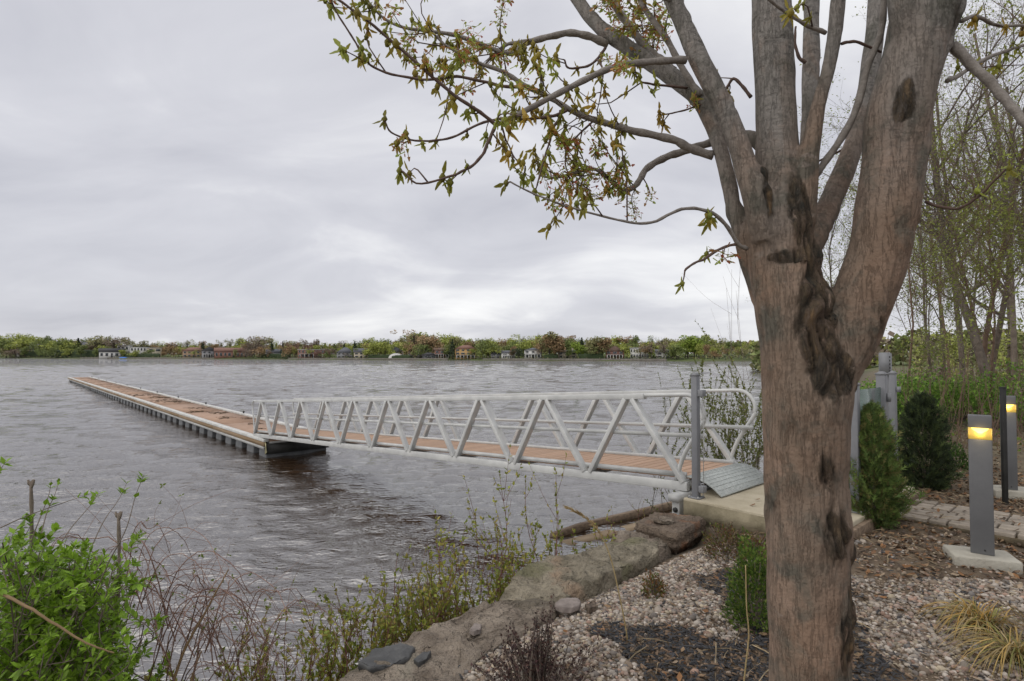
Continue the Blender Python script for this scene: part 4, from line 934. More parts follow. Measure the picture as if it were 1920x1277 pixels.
# ================================================================== far shore
def shore_at(px, back=0.0):
    """point on the far shore seen at photo column px, moved `back` metres away from the water"""
    xs = [p[0] for p in far_px][::-1]; ys = [p[1] for p in far_px][::-1]
    g = on(px, float(np.interp(px, xs, ys)), WZ); d = g[:2] / np.linalg.norm(g[:2]); g = g[:2] + d * back
    return np.array([g[0], g[1], gz(g[0], g[1])])
for nm, c in (('h_white', (.60, .595, .57)), ('h_cream', (.52, .46, .36)), ('h_grey', (.26, .26, .27)), ('h_brick', (.25, .13, .10)), ('h_tan', (.36, .25, .17)), ('h_yellow', (.48, .31, .13)), ('h_dark', (.07, .07, .075)),
              ('r_grey', (.12, .125, .14)), ('r_dark', (.055, .055, .06)), ('r_red', (.21, .115, .09)), ('r_brown', (.15, .10, .08)), ('r_white', (.42, .42, .42))):
    mat(nm, tuple(x * .88 for x in c), tuple(x * 1.08 for x in c), 1.2, .85, .1, 8)
mat('pane_dark', (.025, .03, .038), (.06, .07, .08), .6, .15, spec=.6)
WIN = {}
def house(px0, px1, ytop, wallm, roofm, label, roof='hip', back=8, storeys=2, depth=9, chimney=False, porch=False, balcony=False, base=None, wins=None, roofh=.36, door=True, name='house', cat='house'):
    c = shore_at((px0 + px1) / 2, back); D = np.hypot(c[0], c[1]); Yd = c[1]
    w = (px1 - px0) / FPX * Yd; htot = max(2.4, (CZ + (HOR - ytop) / FPX * Yd) - c[2])
    rz = -math.atan2(c[0], c[1]); e = empty(name, c, rz, label, cat, 'houses on the far shore' if cat == 'house' else None)
    rh = htot * roofh if roof != 'flat' else .35; hw = htot - rh
    b = MB(); b.box((0, depth / 2, hw / 2 - .4), (w, depth, hw + .8)); b.build('wall', wallm, e)
    o = .5; b = MB(); z0 = hw
    if roof == 'flat': b.box((0, depth / 2, z0 + rh / 2), (w + .6, depth + .6, rh))
    elif roof == 'hip':
        r_ = max(.2, w / 2 - depth / 2) if w > depth else .4
        b.add([(-w / 2 - o, -o, z0), (w / 2 + o, -o, z0), (w / 2 + o, depth + o, z0), (-w / 2 - o, depth + o, z0), (-r_, depth / 2, z0 + rh), (r_, depth / 2, z0 + rh)], [[0, 1, 5, 4], [2, 3, 4, 5], [3, 2, 1, 0]], [[1, 2, 5], [3, 0, 4]])
    elif roof == 'gable':     # ridge across the view
        b.add([(-w / 2 - o, -o, z0), (w / 2 + o, -o, z0), (w / 2 + o, depth + o, z0), (-w / 2 - o, depth + o, z0), (-w / 2 - o, depth / 2, z0 + rh), (w / 2 + o, depth / 2, z0 + rh)], [[0, 1, 5, 4], [2, 3, 4, 5], [3, 2, 1, 0]], [[1, 2, 5], [3, 0, 4]])
    else:                     # front gable
        b.add([(-w / 2 - o, -o, z0), (w / 2 + o, -o, z0), (w / 2 + o, depth + o, z0), (-w / 2 - o, depth + o, z0), (0, -o, z0 + rh), (0, depth + o, z0 + rh)], [[0, 4, 5, 3], [1, 2, 5, 4], [3, 2, 1, 0]], [[0, 1, 4], [2, 3, 5]])
    ro = b.build('roof', roofm, e)
    if chimney:
        b = MB(); b.box((w * .28, depth * .45, z0 + rh * .8), (1.1, 1.1, rh * 1.5)); b.build('chimney', wallm, ro)
    nw = wins or max(2, int(w / 2.6)); sh = hw / storeys
    for s in range(storeys):
        for k in range(nw):
            x = (k + .5) / nw * w - w / 2; ww = w / nw * random.uniform(.42, .62); wh = sh * .5
            if s == 0 and door and k == nw // 2:
                b = MB(); b.box((x, -.04, sh * .4), (min(ww, 1.2), .1, sh * .8)); b.build('door', 'h_dark', e); continue
            b = MB(); b.box((x, -.03, s * sh + sh * .55), (ww, .1, wh)); wn = b.build('window', 'pane_dark', e)
            b = MB()
            for dx in (-ww / 2, ww / 2): b.box((x + dx, -.06, s * sh + sh * .55), (.12, .14, wh + .12))
            for dz_ in (-wh / 2, wh / 2): b.box((x, -.065, s * sh + sh * .55 + dz_), (ww - .12, .13, .12))
            b.build('frame', 'r_white', wn)
    if base:
        b = MB(); b.box((0, -.6, sh * .45), (w * .98, 1.2, sh * .9)); b.build('ground_floor', base, e)
    if porch or balcony:
        b = MB(); b.box((0, -1.3, sh), (w * .86, 2.5, .22)); b.build('balcony_deck', 'r_white', e)
        for k in range(6):
            x = (k / 5 - .5) * w * .82; b = MB(); b.box((x, -2.4, sh / 2 - .3), (.26, .26, sh + .5)); b.build('column', 'h_white', e)
        if balcony:
            b = MB(); b.box((0, -2.5, sh + .95), (w * .84, .08, .1)); [b.box(((k / 12 - .5) * w * .82, -2.5, sh + .5), (.07, .07, .9)) for k in range(13)]; b.build('railing', 'h_dark' if wallm != 'h_white' else 'h_white', e)
    return e
HS = [  # photo columns, roof top row, walls, roof, label, options
 (40, 96, 645, 'h_white', 'r_white', 'long low white house behind the clipped hedge, leftmost house on the far shore', dict(roof='gable', storeys=1, back=45, roofh=.45)),
 (150, 200, 641, 'h_cream', 'r_grey', 'big grey hipped roof with white chimney above the dark hedge', dict(chimney=True, back=60, roofh=.6)),
 (190, 229, 653, 'h_white', 'r_dark', 'low white boathouse with dark roof at the far water edge', dict(roof='gable', storeys=1, back=5, roofh=.4, wins=5)),
 (222, 246, 647, 'h_white', 'r_white', 'blocky white house with tall chimney above the boathouse', dict(roof='flat', chimney=True, back=40)),
 (247, 277, 650, 'h_white', 'r_dark', 'white house with rows of dark windows behind the far hedge', dict(roof='flat', back=26, wins=6)),
 (278, 301, 652, 'h_cream', 'r_white', 'plain cream block house beside the dark windowed one', dict(roof='flat', back=34, wins=2)),
 (345, 381, 651, 'h_tan', 'r_red', 'tan brick house with red roof left of the dark gabled porch', dict(roof='hip', back=16, chimney=True)),
 (380, 405, 650, 'h_grey', 'r_dark', 'dark grey house with gabled front and white porch posts', dict(roof='front', back=7, porch=True)),
 (406, 470, 652, 'h_brick', 'r_red', 'long low brick house with red roof and white post', dict(roof='gable', storeys=1, back=14, roofh=.4)),
 (500, 532, 654, 'h_grey', 'r_grey', 'small grey roofed house behind the reed strip', dict(roof='gable', storeys=1, back=26, roofh=.45)),
 (560, 607, 655, 'h_brick', 'r_white', 'flat roofed red brick house with blue-grey ground floor', dict(roof='flat', back=10, porch=True, wins=8)),
 (632, 663, 651, 'h_grey', 'r_grey', 'grey house with stepped grey roofs left of the round willow', dict(roof='hip', back=12, roofh=.5)),
 (664, 690, 653, 'h_cream', 'r_grey', 'cream and grey house touching the round willow', dict(roof='gable', back=11, roofh=.42)),
 (728, 756, 650, 'h_white', 'r_grey', 'white house with steep grey roof right of the willow', dict(roof='front', back=14, roofh=.45)),
 (766, 801, 652, 'h_grey', 'r_grey', 'grey house under the tall pale orange tree', dict(roof='hip', back=16, roofh=.4)),
 (815, 843, 652, 'h_brick', 'r_brown', 'red brown brick house with balcony left of the yellow house', dict(roof='gable', back=12, balcony=True, roofh=.25)),
 (853, 893, 647, 'h_yellow', 'r_red', 'orange yellow house with red roof and balconies', dict(roof='hip', back=8, balcony=True, storeys=3, roofh=.28)),
 (920, 939, 655, 'h_grey', 'r_dark', 'narrow dark grey house beside a small white house', dict(roof='gable', back=10, roofh=.5)),
 (940, 966, 657, 'h_white', 'r_grey', 'small white house with grey roof beside the dark evergreen', dict(roof='gable', back=9, balcony=True, roofh=.35)),
 (983, 1016, 652, 'h_white', 'r_grey', 'white two storey house with hipped grey roof and columns', dict(roof='hip', back=8, balcony=True, roofh=.22)),
 (1046, 1081, 656, 'h_cream', 'r_grey', 'wide cream house with chimney behind a low hedge', dict(roof='gable', back=12, chimney=True, roofh=.3)),
 (1136, 1170, 648, 'h_brick', 'r_brown', 'red brick house with brown gable and white balcony', dict(roof='front', back=9, balcony=True, roofh=.42)),
 (1182, 1217, 652, 'h_white', 'r_white', 'pale modern house with large windows and flat roof', dict(roof='flat', back=12, wins=7)),
 (1230, 1257, 655, 'h_white', 'r_grey', 'white house half hidden by trees, rightmost on the far shore', dict(roof='gable', back=14, roofh=.35)),
]
HX = []
for px0, px1, yt, wm, rm, lb, kw in HS:
    house(px0, px1, yt, wm, rm, lb, **kw); HX.append(((px0 + px1) / 2, lb))
# dark gazebo, white tent, blue boat
e = house(792, 816, 661, 'h_dark', 'r_dark', 'dark open gazebo on the far bank left of the red brown house', roof='hip', back=4, storeys=1, depth=5, roofh=.4, wins=2, door=False, name='gazebo', cat='gazebo')
g = shore_at(741, 4); e = empty('boat_shelter', g, 0, 'round white fabric boat shelter in front of the steep grey roof', 'shelter')
b = MB(); na = 12; V = []
for yy in (0, 6): V += [(-4.2 * math.cos(a), yy, 3.4 * math.sin(a) - .3) for a in np.linspace(0, math.pi, na)]
b.add(V, [[k, k + 1, na + k + 1, na + k] for k in range(na - 1)], [[0, k + 1, k] for k in range(1, na - 1)]); b.build('fabric_shell', 'h_white', e)
b = MB(); b.box((0, -.04, 1.0), (3.2, .08, 2.2)); b.build('door_flap', 'r_white', e)
mat('blue_tarp', (.03, .14, .50), (.05, .2, .6), 3, .6)
g = shore_at(231, -1.5); g[2] = WZ
e = empty('rowing_boat', g, 0, 'small boat under a bright blue cover at the far left shore', 'boat')
b = MB(); V = []
for x, w_, h_ in ((-3.4, .1, .9), (-2.4, .9, .8), (0, 1.2, .75), (2.2, 1.1, .75), (3.2, .8, .8)): V += [(x, -w_, h_), (x, -w_ * .6, -.2), (x, w_ * .6, -.2), (x, w_, h_)]
b.add(V, [[k * 4 + j, k * 4 + j + 1, k * 4 + 5 + j, k * 4 + 4 + j] for k in range(4) for j in range(3)] + [[16, 17, 18, 19]]); b.build('hull', 'h_white', e)
b = MB(); V = []
for x, w_, h_ in ((-3.3, .12, 1.0), (-2.2, .95, 1.3), (0, 1.25, 1.45), (2.2, 1.15, 1.3), (3.15, .85, .9)): V += [(x, -w_ - .04, .6), (x, -w_ * .5, h_), (x, w_ * .5, h_), (x, w_ + .04, .6)]
b.add(V, [[k * 4 + j, k * 4 + j + 1, k * 4 + 5 + j, k * 4 + 4 + j] for k in range(4) for j in range(3)] + [[16, 17, 18, 19], [3, 2, 1, 0]]); b.build('cover', 'blue_tarp', e)
# low shore walls, hedges and jetties
mat('hedge_far', (.018, .03, .012), (.04, .06, .022), 1.0, .95, .8, 6)
mat('bank_wall', (.10, .09, .075), (.18, .165, .14), 1.0, .95, .5, 5)
def strip(px0, px1, back, h, dep, m, label, name, cat):
    n_ = max(8, int((px1 - px0) / 3)); b = MB(); V = []; g0 = shore_at((px0 + px1) / 2, back)
    for k in range(n_ + 1):
        for bb, hh in ((0, 0), (0, .8), (.3, 1.0), (.8, .97), (1.0, 0)):
            p = shore_at(px0 + (px1 - px0) * k / n_, back + bb * dep); j_ = random.uniform(.88, 1.12) if m == 'hedge_far' else 1
            V.append((p[0] - g0[0], p[1] - g0[1], p[2] - g0[2] - .4 + (h + .4) * hh * j_))
    b.add(V, [[k * 5 + j, k * 5 + 5 + j, k * 5 + 6 + j, k * 5 + 1 + j] for k in range(n_) for j in range(4)] + [[0, 1, 2, 3], [n_ * 5 + 3, n_ * 5 + 2, n_ * 5 + 1, n_ * 5]])
    o = b.build(name, m, None); o.location = g0; return tag(o, label, cat)
strip(30, 102, 22, 5.0, 4, 'hedge_far', 'dark clipped hedge below the leftmost white house', 'hedge', 'hedge')
strip(104, 190, 14, 6.0, 4, 'hedge_far', 'tall dark clipped hedge left of the white boathouse', 'hedge', 'hedge')
strip(228, 300, 8, 3.0, 3, 'hedge_far', 'low dark hedge right of the white boathouse', 'hedge', 'hedge')
strip(490, 545, 10, 2.8, 3, 'hedge_far', 'low dark hedge in front of the small grey roofed house', 'hedge', 'hedge')
strip(690, 770, 3, 2.0, 3, 'hedge_far', 'low hedge under the round willow at the far water edge', 'hedge', 'hedge')
strip(1020, 1046, 5, 2.2, 3, 'hedge_far', 'short hedge left of the wide cream house', 'hedge', 'hedge')
strip(1084, 1130, 5, 2.6, 3, 'hedge_far', 'hedge right of the wide cream house', 'hedge', 'hedge')
strip(150, 405, 0.4, .9, 1.2, 'bank_wall', 'grey stone quay wall along the left far shore', 'quay_wall', 'wall')
strip(540, 840, 0.4, .9, 1.2, 'bank_wall', 'grey stone quay wall in the middle of the far shore', 'quay_wall', 'wall')
strip(905, 1250, 0.4, .8, 1.2, 'bank_wall', 'grey stone quay wall along the right far shore', 'quay_wall', 'wall')
# ---- far trees: a few crowns and trunks, reused
mat('far_leaf', (.8, .8, .8), (1.2, 1.2, 1.2), .4, .9, tint=True, objcol=True)
mat('far_bark', (.07, .055, .045), (.11, .09, .075), 2, .95)
qv = np.array([[-.5, -.35, 0], [.5, -.3, .1], [.45, .4, 0], [-.4, .35, .12]]); qf = [[0, 1, 2, 3]]
def crown(seed, kind):
    r_ = np.random.default_rng(seed); b = MB()
    if kind == 'conifer':
        n_ = 900; h = r_.uniform(0.08, 1, n_); a = r_.uniform(0, 6.28, n_); rad = (1 - h) * .22 * r_.uniform(.5, 1.05, n_) * (1 + .25 * np.sin(h * 40))
        P = np.stack([np.cos(a) * rad, np.sin(a) * rad, h], 1); sc = r_.uniform(.025, .05, n_)
    else:
        if kind == 'oval': cs = [(r_.normal() * .10, r_.normal() * .10, z, r_.uniform(.13, .2)) for z in np.linspace(.34, .86, 12)]
        elif kind == 'sparse': cs = [(r_.normal() * .18, r_.normal() * .18, r_.uniform(.40, .90), r_.uniform(.08, .14)) for _ in range(18)]
        elif kind == 'low': cs = [(r_.normal() * .20, r_.normal() * .20, r_.uniform(.22, .78), r_.uniform(.14, .2)) for _ in range(16)]
        else: cs = [(r_.normal() * .16, r_.normal() * .16, r_.uniform(.35, .80), r_.uniform(.13, .20)) for _ in range(15)]
        n_ = {'sparse': 900, 'low': 1300}.get(kind, 1250); P = []
        for q in range(n_):
            c = cs[q % len(cs)]; d = r_.normal(size=3); d /= np.linalg.norm(d); P.append(np.array(c[:3]) + d * c[3] * r_.uniform(.3, 1.05) ** .6)
        P = np.array(P); P[:, 2] = np.clip(P[:, 2], .10, 1.02); sc = r_.uniform(.018, .034, n_) * (1.15 if kind == 'sparse' else 1.7)
    b.scatter(qv, qf, mats34(rot_mats(n_, math.pi, r_), P, sc), np.ones((n_, 3)) * r_.uniform(.6, 1.3, (n_, 1)))
    return b.mesh('crown')
def trunk(seed, kind):
    r_ = np.random.default_rng(seed); b = MB(); b.tube(spline([(0, 0, -.03), (.004, .004, .3), (r_.normal() * .02, r_.normal() * .02, .62), (r_.normal() * .02, 0, .88)], 8), np.linspace(.020, .003, 8), 6)
    nb_ = {'sparse': 40, 'conifer': 0}.get(kind, 14)
    for q in range(nb_):
        z = r_.uniform(.25, .72); a = r_.uniform(0, 6.28); ln = r_.uniform(.14, .32); d = np.array([math.cos(a) * .7, math.sin(a) * .7, r_.uniform(.5, 1.0)])
        b.tube(spline([(0, 0, z), tuple(np.array([0, 0, z]) + d * ln * .5 + [0, 0, .02]), tuple(np.array([0, 0, z]) + d * ln)], 5), np.linspace(.0075, .0016, 5), 4)
    return b.mesh('trunk')
KINDS = {}
for kd in ('round', 'oval', 'sparse', 'low', 'conifer'):
    KINDS[kd] = []
    for s in range(3):
        c = crown(100 + s * 7 + len(kd), kd); c.materials.append(MATS['far_leaf']); t_ = trunk(300 + s + len(kd), kd); t_.materials.append(MATS['far_bark']); KINDS[kd].append((c, t_))
FT = []
def far_tree(px, ytop, back, kind, colr, cname, wide=1.0, r_=random):
    g = shore_at(px, back); h = (CZ + (HOR - ytop) / FPX * g[1]) - g[2]
    e = empty('far_tree', g, r_.uniform(0, 6.28)); c, t_ = KINDS[kind][r_.randrange(3)]
    e.scale = (h * wide, h * wide, h)
    o = link('crown', c, None, e); o.color = (*[c_ * 1.3 for c_ in colr], 1); link('trunk', t_, None, e)
    FT.append((px, e, cname, kind, back, ytop))
top_x = [0, 60, 120, 150, 200, 260, 300, 345, 400, 420, 465, 490, 520, 560, 600, 640, 680, 700, 730, 760, 780, 815, 850, 880, 915, 940, 965, 1000, 1035, 1060, 1090, 1120, 1160, 1200, 1230, 1262, 1300, 1330, 1380, 1450]
top_y = [v - 5 for v in [631, 629, 632, 634, 634, 640, 641, 642, 640, 638, 634, 632, 640, 640, 641, 642, 636, 634, 638, 630, 621, 624, 627, 629, 634, 634, 632, 626, 624, 630, 640, 630, 630, 634, 633, 634, 628, 632, 641, 641]]
GREEN = (.165, .200, .066); YG = (.28, .31, .075); OLIVE = (.225, .215, .100); RUST = (.27, .185, .10); DARKG = (.048, .066, .036); BROWN = (.215, .170, .13); PINK = (.21, .125, .095); PEACH = (.36, .26, .15); BRIGHT = (.21, .28, .045)
rt = random.Random(4)
def pick(px):
    if px < 120: return rt.choice([(GREEN, 'green'), (GREEN, 'green'), (YG, 'yellow green'), (OLIVE, 'olive')])
    if px < 280: return rt.choice([(OLIVE, 'olive'), (YG, 'yellow green'), (GREEN, 'green'), (BROWN, 'brown')])
    if px < 345: return rt.choice([(RUST, 'rust'), (YG, 'yellow green'), (OLIVE, 'olive')])
    if px < 520: return rt.choice([(RUST, 'rust'), (BROWN, 'brown'), (OLIVE, 'olive'), (YG, 'yellow green')])
    if px < 660: return rt.choice([(BROWN, 'brown'), (PINK, 'pinkish'), (OLIVE, 'olive'), (YG, 'yellow green')])
    return rt.choice([(YG, 'yellow green'), (OLIVE, 'olive'), (GREEN, 'green'), (YG, 'yellow green'), (GREEN, 'green'), (RUST, 'rust'), (YG, 'yellow green')])
px = -20.0
while px < 1480:                                   # tall back row
    c, cn = pick(px); far_tree(px, float(np.interp(px, top_x, top_y)) + rt.uniform(-1, 7), rt.uniform(70, 130), rt.choice(['round', 'oval', 'round', 'sparse']), c, cn, rt.uniform(.9, 1.25), rt); px += rt.uniform(13, 19)
px = -10.0
while px < 1470:                                   # lower middle row
    c, cn = pick(px); far_tree(px, float(np.interp(px, top_x, top_y)) + rt.uniform(8, 17), rt.uniform(30, 60), rt.choice(['round', 'low', 'low', 'oval']), c, cn, rt.uniform(1.1, 1.5), rt); px += rt.uniform(12, 18)
for px, yt, back, kd, c, cn, wd in [(700, 636, 7, 'low', YG, 'yellow green', 1.35), (722, 636, 9, 'low', YG, 'yellow green', 1.3), (776, 617, 20, 'sparse', PEACH, 'pale orange', 1.25), (812, 620, 24, 'round', PEACH, 'pale orange', 1.1), (848, 636, 5, 'conifer', DARKG, 'dark', 1.4), (905, 632, 7, 'low', GREEN, 'green', 1.2), (915, 634, 10, 'low', YG, 'yellow green', 1.2), (1030, 622, 9, 'oval', OLIVE, 'olive', 1.6), (1041, 627, 7, 'oval', RUST, 'rust', 1.5), (1060, 627, 22, 'round', GREEN, 'green', 1.2),
                              (1084, 641, 10, 'oval', BRIGHT, 'bright green', 1.5), (1119, 631, 8, 'oval', OLIVE, 'olive', 1.6), (1130, 633, 8, 'oval', RUST, 'rust', 1.5), (1290, 628, 14, 'oval', BRIGHT, 'bright green', 1.4), (1302, 630, 16, 'oval', BRIGHT, 'bright green', 1.4), (1268, 640, 8, 'low', GREEN, 'green', 1.4), (1222, 640, 5, 'sparse', BROWN, 'brown', 1.3), (1245, 640, 5, 'sparse', BROWN, 'brown', 1.2), (1210, 640, 6, 'sparse', RUST, 'rust', 1.2), (973, 650, 6, 'low', DARKG, 'dark', 1.4),
                              (530, 640, 24, 'conifer', DARKG, 'dark', 1.2), (509, 641, 26, 'conifer', DARKG, 'dark', 1.2), (665, 640, 26, 'conifer', DARKG, 'dark', 1.4), (645, 643, 28, 'conifer', DARKG, 'dark', 1.2), (380, 640, 40, 'conifer', DARKG, 'dark', 1.1), (146, 634, 44, 'conifer', DARKG, 'dark', 1.7), (1091, 633, 26, 'conifer', DARKG, 'dark', 1.3), (795, 632, 22, 'conifer', DARKG, 'dark', 1.6), (486, 628, 18, 'sparse', BROWN, 'brown', 1.5), (465, 634, 20, 'sparse', BROWN, 'brown', 1.2), (545, 645, 8, 'low', RUST, 'rust', 1.3), (615, 655, 6, 'low', GREEN, 'green', 1.6), (213, 632, 24, 'sparse', BROWN, 'brown', 1.6), (182, 630, 46, 'round', OLIVE, 'olive', 1.4), (540, 642, 20, 'sparse', PINK, 'pinkish', 1.3), (553, 640, 22, 'sparse', PINK, 'pinkish', 1.2), (12, 650, 6, 'low', OLIVE, 'olive', 1.8), (28, 652, 6, 'low', BROWN, 'brown', 1.7), (1340, 655, 8, 'low', RUST, 'rust', 1.4), (1390, 650, 10, 'low', OLIVE, 'olive', 1.5), (1425, 650, 10, 'low', GREEN, 'green', 1.5)]:
    far_tree(px, yt, back, kd, c, cn, wd, rt)
px = -10.0
while px < 1470:                                   # garden trees among and in front of the houses
    c, cn = pick(px); yt_ = float(np.interp(px, top_x, top_y)); far_tree(px, yt_ + (675 - yt_) * rt.uniform(.35, .62), rt.uniform(3, 16), rt.choice(['round', 'low', 'oval', 'sparse', 'sparse']), c, cn, rt.uniform(1.0, 1.5), rt); px += rt.uniform(16, 30)
# labels: colour, shape and the house it stands by, ordinal where several match
KN = {'round': 'rounded', 'oval': 'upright', 'sparse': 'thinly leafed', 'low': 'broad', 'conifer': 'conical evergreen'}
SHORT = ['leftmost white house', 'big grey hipped roof', 'white boathouse', 'blocky white house', 'dark windowed house', 'cream block house', 'tan brick house', 'dark gabled house', 'long brick house', 'small grey roofed house', 'flat roofed brick house', 'stepped grey house', 'cream and grey house', 'steep grey roof', 'grey house', 'red brown house', 'yellow house', 'narrow dark house', 'small white house', 'white columned house', 'wide cream house', 'brown gabled house', 'pale modern house', 'rightmost white house']
SEEN = {}
for px, e, cn, kd, back, yt in sorted(FT, key=lambda t: t[0]):
    hi = min(range(len(HX)), key=lambda q: abs(HX[q][0] - px)); side = 'behind' if abs(HX[hi][0] - px) < 18 else ('left of' if px < HX[hi][0] else 'right of')
    key = f"{cn} {KN[kd]} tree {side} the {SHORT[hi]}" if kd != 'conifer' else f"dark conical evergreen {side} the {SHORT[hi]}"
    SEEN.setdefault(key, []).append(e)
ORD = ['first', 'second', 'third', 'fourth', 'fifth', 'sixth', 'seventh', 'eighth', 'ninth', 'tenth', 'eleventh', 'twelfth']
for key, es in SEEN.items():
    for q, e in enumerate(es):
        lb = key + ' across the water' if len(es) == 1 else f"{ORD[min(q, 11)]} {key}, counted from the left"
        tag(e, lb, 'tree', 'trees on the far shore')
# far-off wood closing the view behind the houses
def wood_mass(name, label, pts, hfun, n_, cols, szr, seed):
    r_ = np.random.default_rng(seed); t = r_.uniform(0, len(pts) - 1.001, n_); i_ = t.astype(int); f = (t - i_)[:, None]; P = np.array(pts); xy = P[i_] * (1 - f) + P[i_ + 1] * f
    d = xy / np.linalg.norm(xy, axis=1)[:, None]; dep = r_.uniform(0, 1, n_); hh = np.array([hfun(a) for a in t]); lump = np.array([.72 + .28 * mnoise.noise(Vector((a * 9.0, b_ * 1.5, 0))) for a, b_ in zip(t, dep)])
    xy = xy + d * dep[:, None] * 25; z = ground_z(xy[:, 0], xy[:, 1]); zz = z + hh * lump * r_.uniform(0, 1, n_) ** .7
    b = MB(); sc = r_.uniform(*szr, n_); cc = np.array(cols)[((t * 13).astype(int) + r_.integers(0, 2, n_)) % len(cols)] * r_.uniform(.6, 1.25, (n_, 1))
    b.scatter(qv, qf, mats34(rot_mats(n_, math.pi, r_), np.column_stack([xy, zz]), sc), cc); o = b.build(name, 'wood_leaf'); return tag(o, label, 'wood', kind='stuff')
mat('wood_leaf', (.8, .8, .8), (1.2, 1.2, 1.2), .3, .9, tint=True)
wood_mass('far_wood', 'far-off wood closing the view behind the far houses', [shore_at(p, 150)[:2] for p in range(-200, 1600, 50)], lambda a: 11.5, 30000, [GREEN, OLIVE, YG, RUST, BROWN, GREEN], (1.0, 2.2), 5)
wood_mass('shore_scrub', 'low scrub along the far water edge between the houses', [shore_at(p, 3)[:2] for p in range(-100, 1500, 25)], lambda a: 1.6, 7000, [GREEN, OLIVE, DARKG, BROWN, DARKG], (.35, .8), 6)
# ================================================================== woodland on the right
mat('wood_bark', (.105, .084, .066), (.20, .165, .135), 6, .95, .5, 30, rand=.25)
mat('wood_bark_red', (.12, .075, .052), (.19, .13, .095), 6, .95, .4, 30, rand=.2)
mat('fresh_leaf', (.75, .75, .75), (1.2, 1.2, 1.2), 2, .7, tint=True, trans=.35)
def bare_tree(seed, h, spread, r0, depth, leafy, thin=.0035):
    r_ = np.random.default_rng(seed); tb = MB(); cb = MB(); tips = []
    def grow(p, d, ln, rad, lev):
        n_ = 6 if lev < 2 else 4; pts = [p]; dd = d.copy()
        for k in range(n_ - 1):
            dd = dd + r_.normal(size=3) * (.09 if lev == 0 else .20) + np.array([0, 0, .05 if lev else .02]); dd /= np.linalg.norm(dd); pts.append(pts[-1] + dd * ln / (n_ - 1))
        pts = np.array(pts); r1 = max(thin * .7, rad * (.45 if lev else .35))
        (tb if lev < 2 else cb).tube(pts, np.linspace(rad, r1, n_), [7, 5, 4, 3, 3][min(lev, 4)], False)
        if lev >= depth: tips.append(pts[-1]); tips.append(pts[n_ // 2]); return
        nb_ = [int(r_.integers(13, 17)), int(r_.integers(6, 9)), int(r_.integers(5, 7)), 3][min(lev, 3)]
        for q in range(nb_):
            f = r_.uniform(.28 if lev == 0 else .2, 1.0); k = min(n_ - 2, int(f * (n_ - 1))); base = pts[k] + (pts[k + 1] - pts[k]) * (f * (n_ - 1) - k)
            s = r_.normal(size=3); s -= dd * np.dot(s, dd); s /= np.linalg.norm(s); nd = dd * r_.uniform(.5, 1.0) + s * spread * r_.uniform(.6, 1.2) + np.array([0, 0, .12]); nd /= np.linalg.norm(nd)
            grow(base, nd, ln * r_.uniform(.30, .52) * (1.15 - .5 * f if lev == 0 else 1), max(thin, rad * (1 - .6 * f) * r_.uniform(.35, .55)), lev + 1)
    grow(np.array([0, 0, -.2]), np.array([r_.normal() * .06, r_.normal() * .06, 1.0]), h, r0, 0)
    tips = np.array(tips); lm = None
    if leafy:
        k = r_.integers(0, len(tips), int(len(tips) * leafy)); P = tips[k] + r_.normal(size=(len(k), 3)) * .10; lb = MB()
        lb.scatter(LEAF_V, LEAF_F, mats34(rot_mats(len(k), math.pi, r_), P, r_.uniform(.05, .10, len(k))), np.array([.25, .29, .06]) * r_.uniform(.6, 1.3, (len(k), 1))); lm = lb.mesh('leaves'); lm.materials.append(MATS['fresh_leaf'])
    tm = tb.mesh('trunk', True); cm = cb.mesh('crown')
    return tm, cm, lm
BT = [bare_tree(1, 12, .85, .095, 3, 2.6), bare_tree(2, 11, .75, .07, 3, 1.2), bare_tree(3, 13, .8, .13, 3, 1.6), bare_tree(4, 9, .9, .055, 3, 3.4), bare_tree(5, 10, .7, .045, 3, 1.5), bare_tree(6, 6.5, .9, .03, 3, 3.6)]
for q, (t_, c_, l_) in enumerate(BT):
    m_ = MATS['wood_bark_red' if q in (1, 4) else 'wood_bark']; t_.materials.append(m_); c_.materials.append(m_)
WT = [ # photo column of the trunk, distance, shape, height scale, label
 (1874, 15.5, 2, 1.0, 'thick grey trunked bare tree nearest to the black pole'), (1836, 17, 1, 1.05, 'slender reddish bare tree left of the thick grey trunk'),
 (1902, 18, 0, 1.0, 'tall bare tree at the right edge of the woodland'), (1808, 20, 0, 1.0, 'bare tree with wide crown above the second conifer'),
 (1782, 22, 4, 1.05, 'thin reddish stem rising over the green hedge'), (1756, 17, 3, .85, 'small leafing tree behind the dark conifer'),
 (1726, 15, 5, .75, 'thin sapling standing just right of the maple fork'), (1700, 14, 4, .62, 'thin pale sapling beside the tall lock post'),
 (1846, 25, 2, 1.0, 'big bare tree deep in the wood behind the reddish one'), (1918, 24, 1, 1.1, 'tall slender tree deep in the wood at the right edge'),
 (1960, 16, 0, 1.0, 'bare tree whose crown reaches in from beyond the right edge'), (1770, 30, 0, .95, 'hazy bare tree deep behind the hedge'),
 (1888, 33, 2, 1.1, 'tall bare tree far back between two grey trunks'), (1820, 38, 0, 1.1, 'distant bare tree above the middle of the hedge'),
 (1740, 36, 3, 1.0, 'distant leafing tree left of the woodland'), (1570, 20, 3, .80, 'leafing tree seen through the fork of the maple'),
 (1600, 26, 0, .66, 'bare tree seen behind the right maple stem'), (1540, 24, 5, .95, 'young leafing tree hidden behind the maple trunk'),
 (1855, 13.0, 4, .62, 'leaning thin stem among the undergrowth'), (1795, 14, 5, .70, 'small bushy tree at the hedge end'), (1932, 12.5, 5, .95, 'young leafing tree right of the farther bollard light'), (1866, 21, 1, 1.0, 'straight reddish trunk half behind the thick grey tree')]
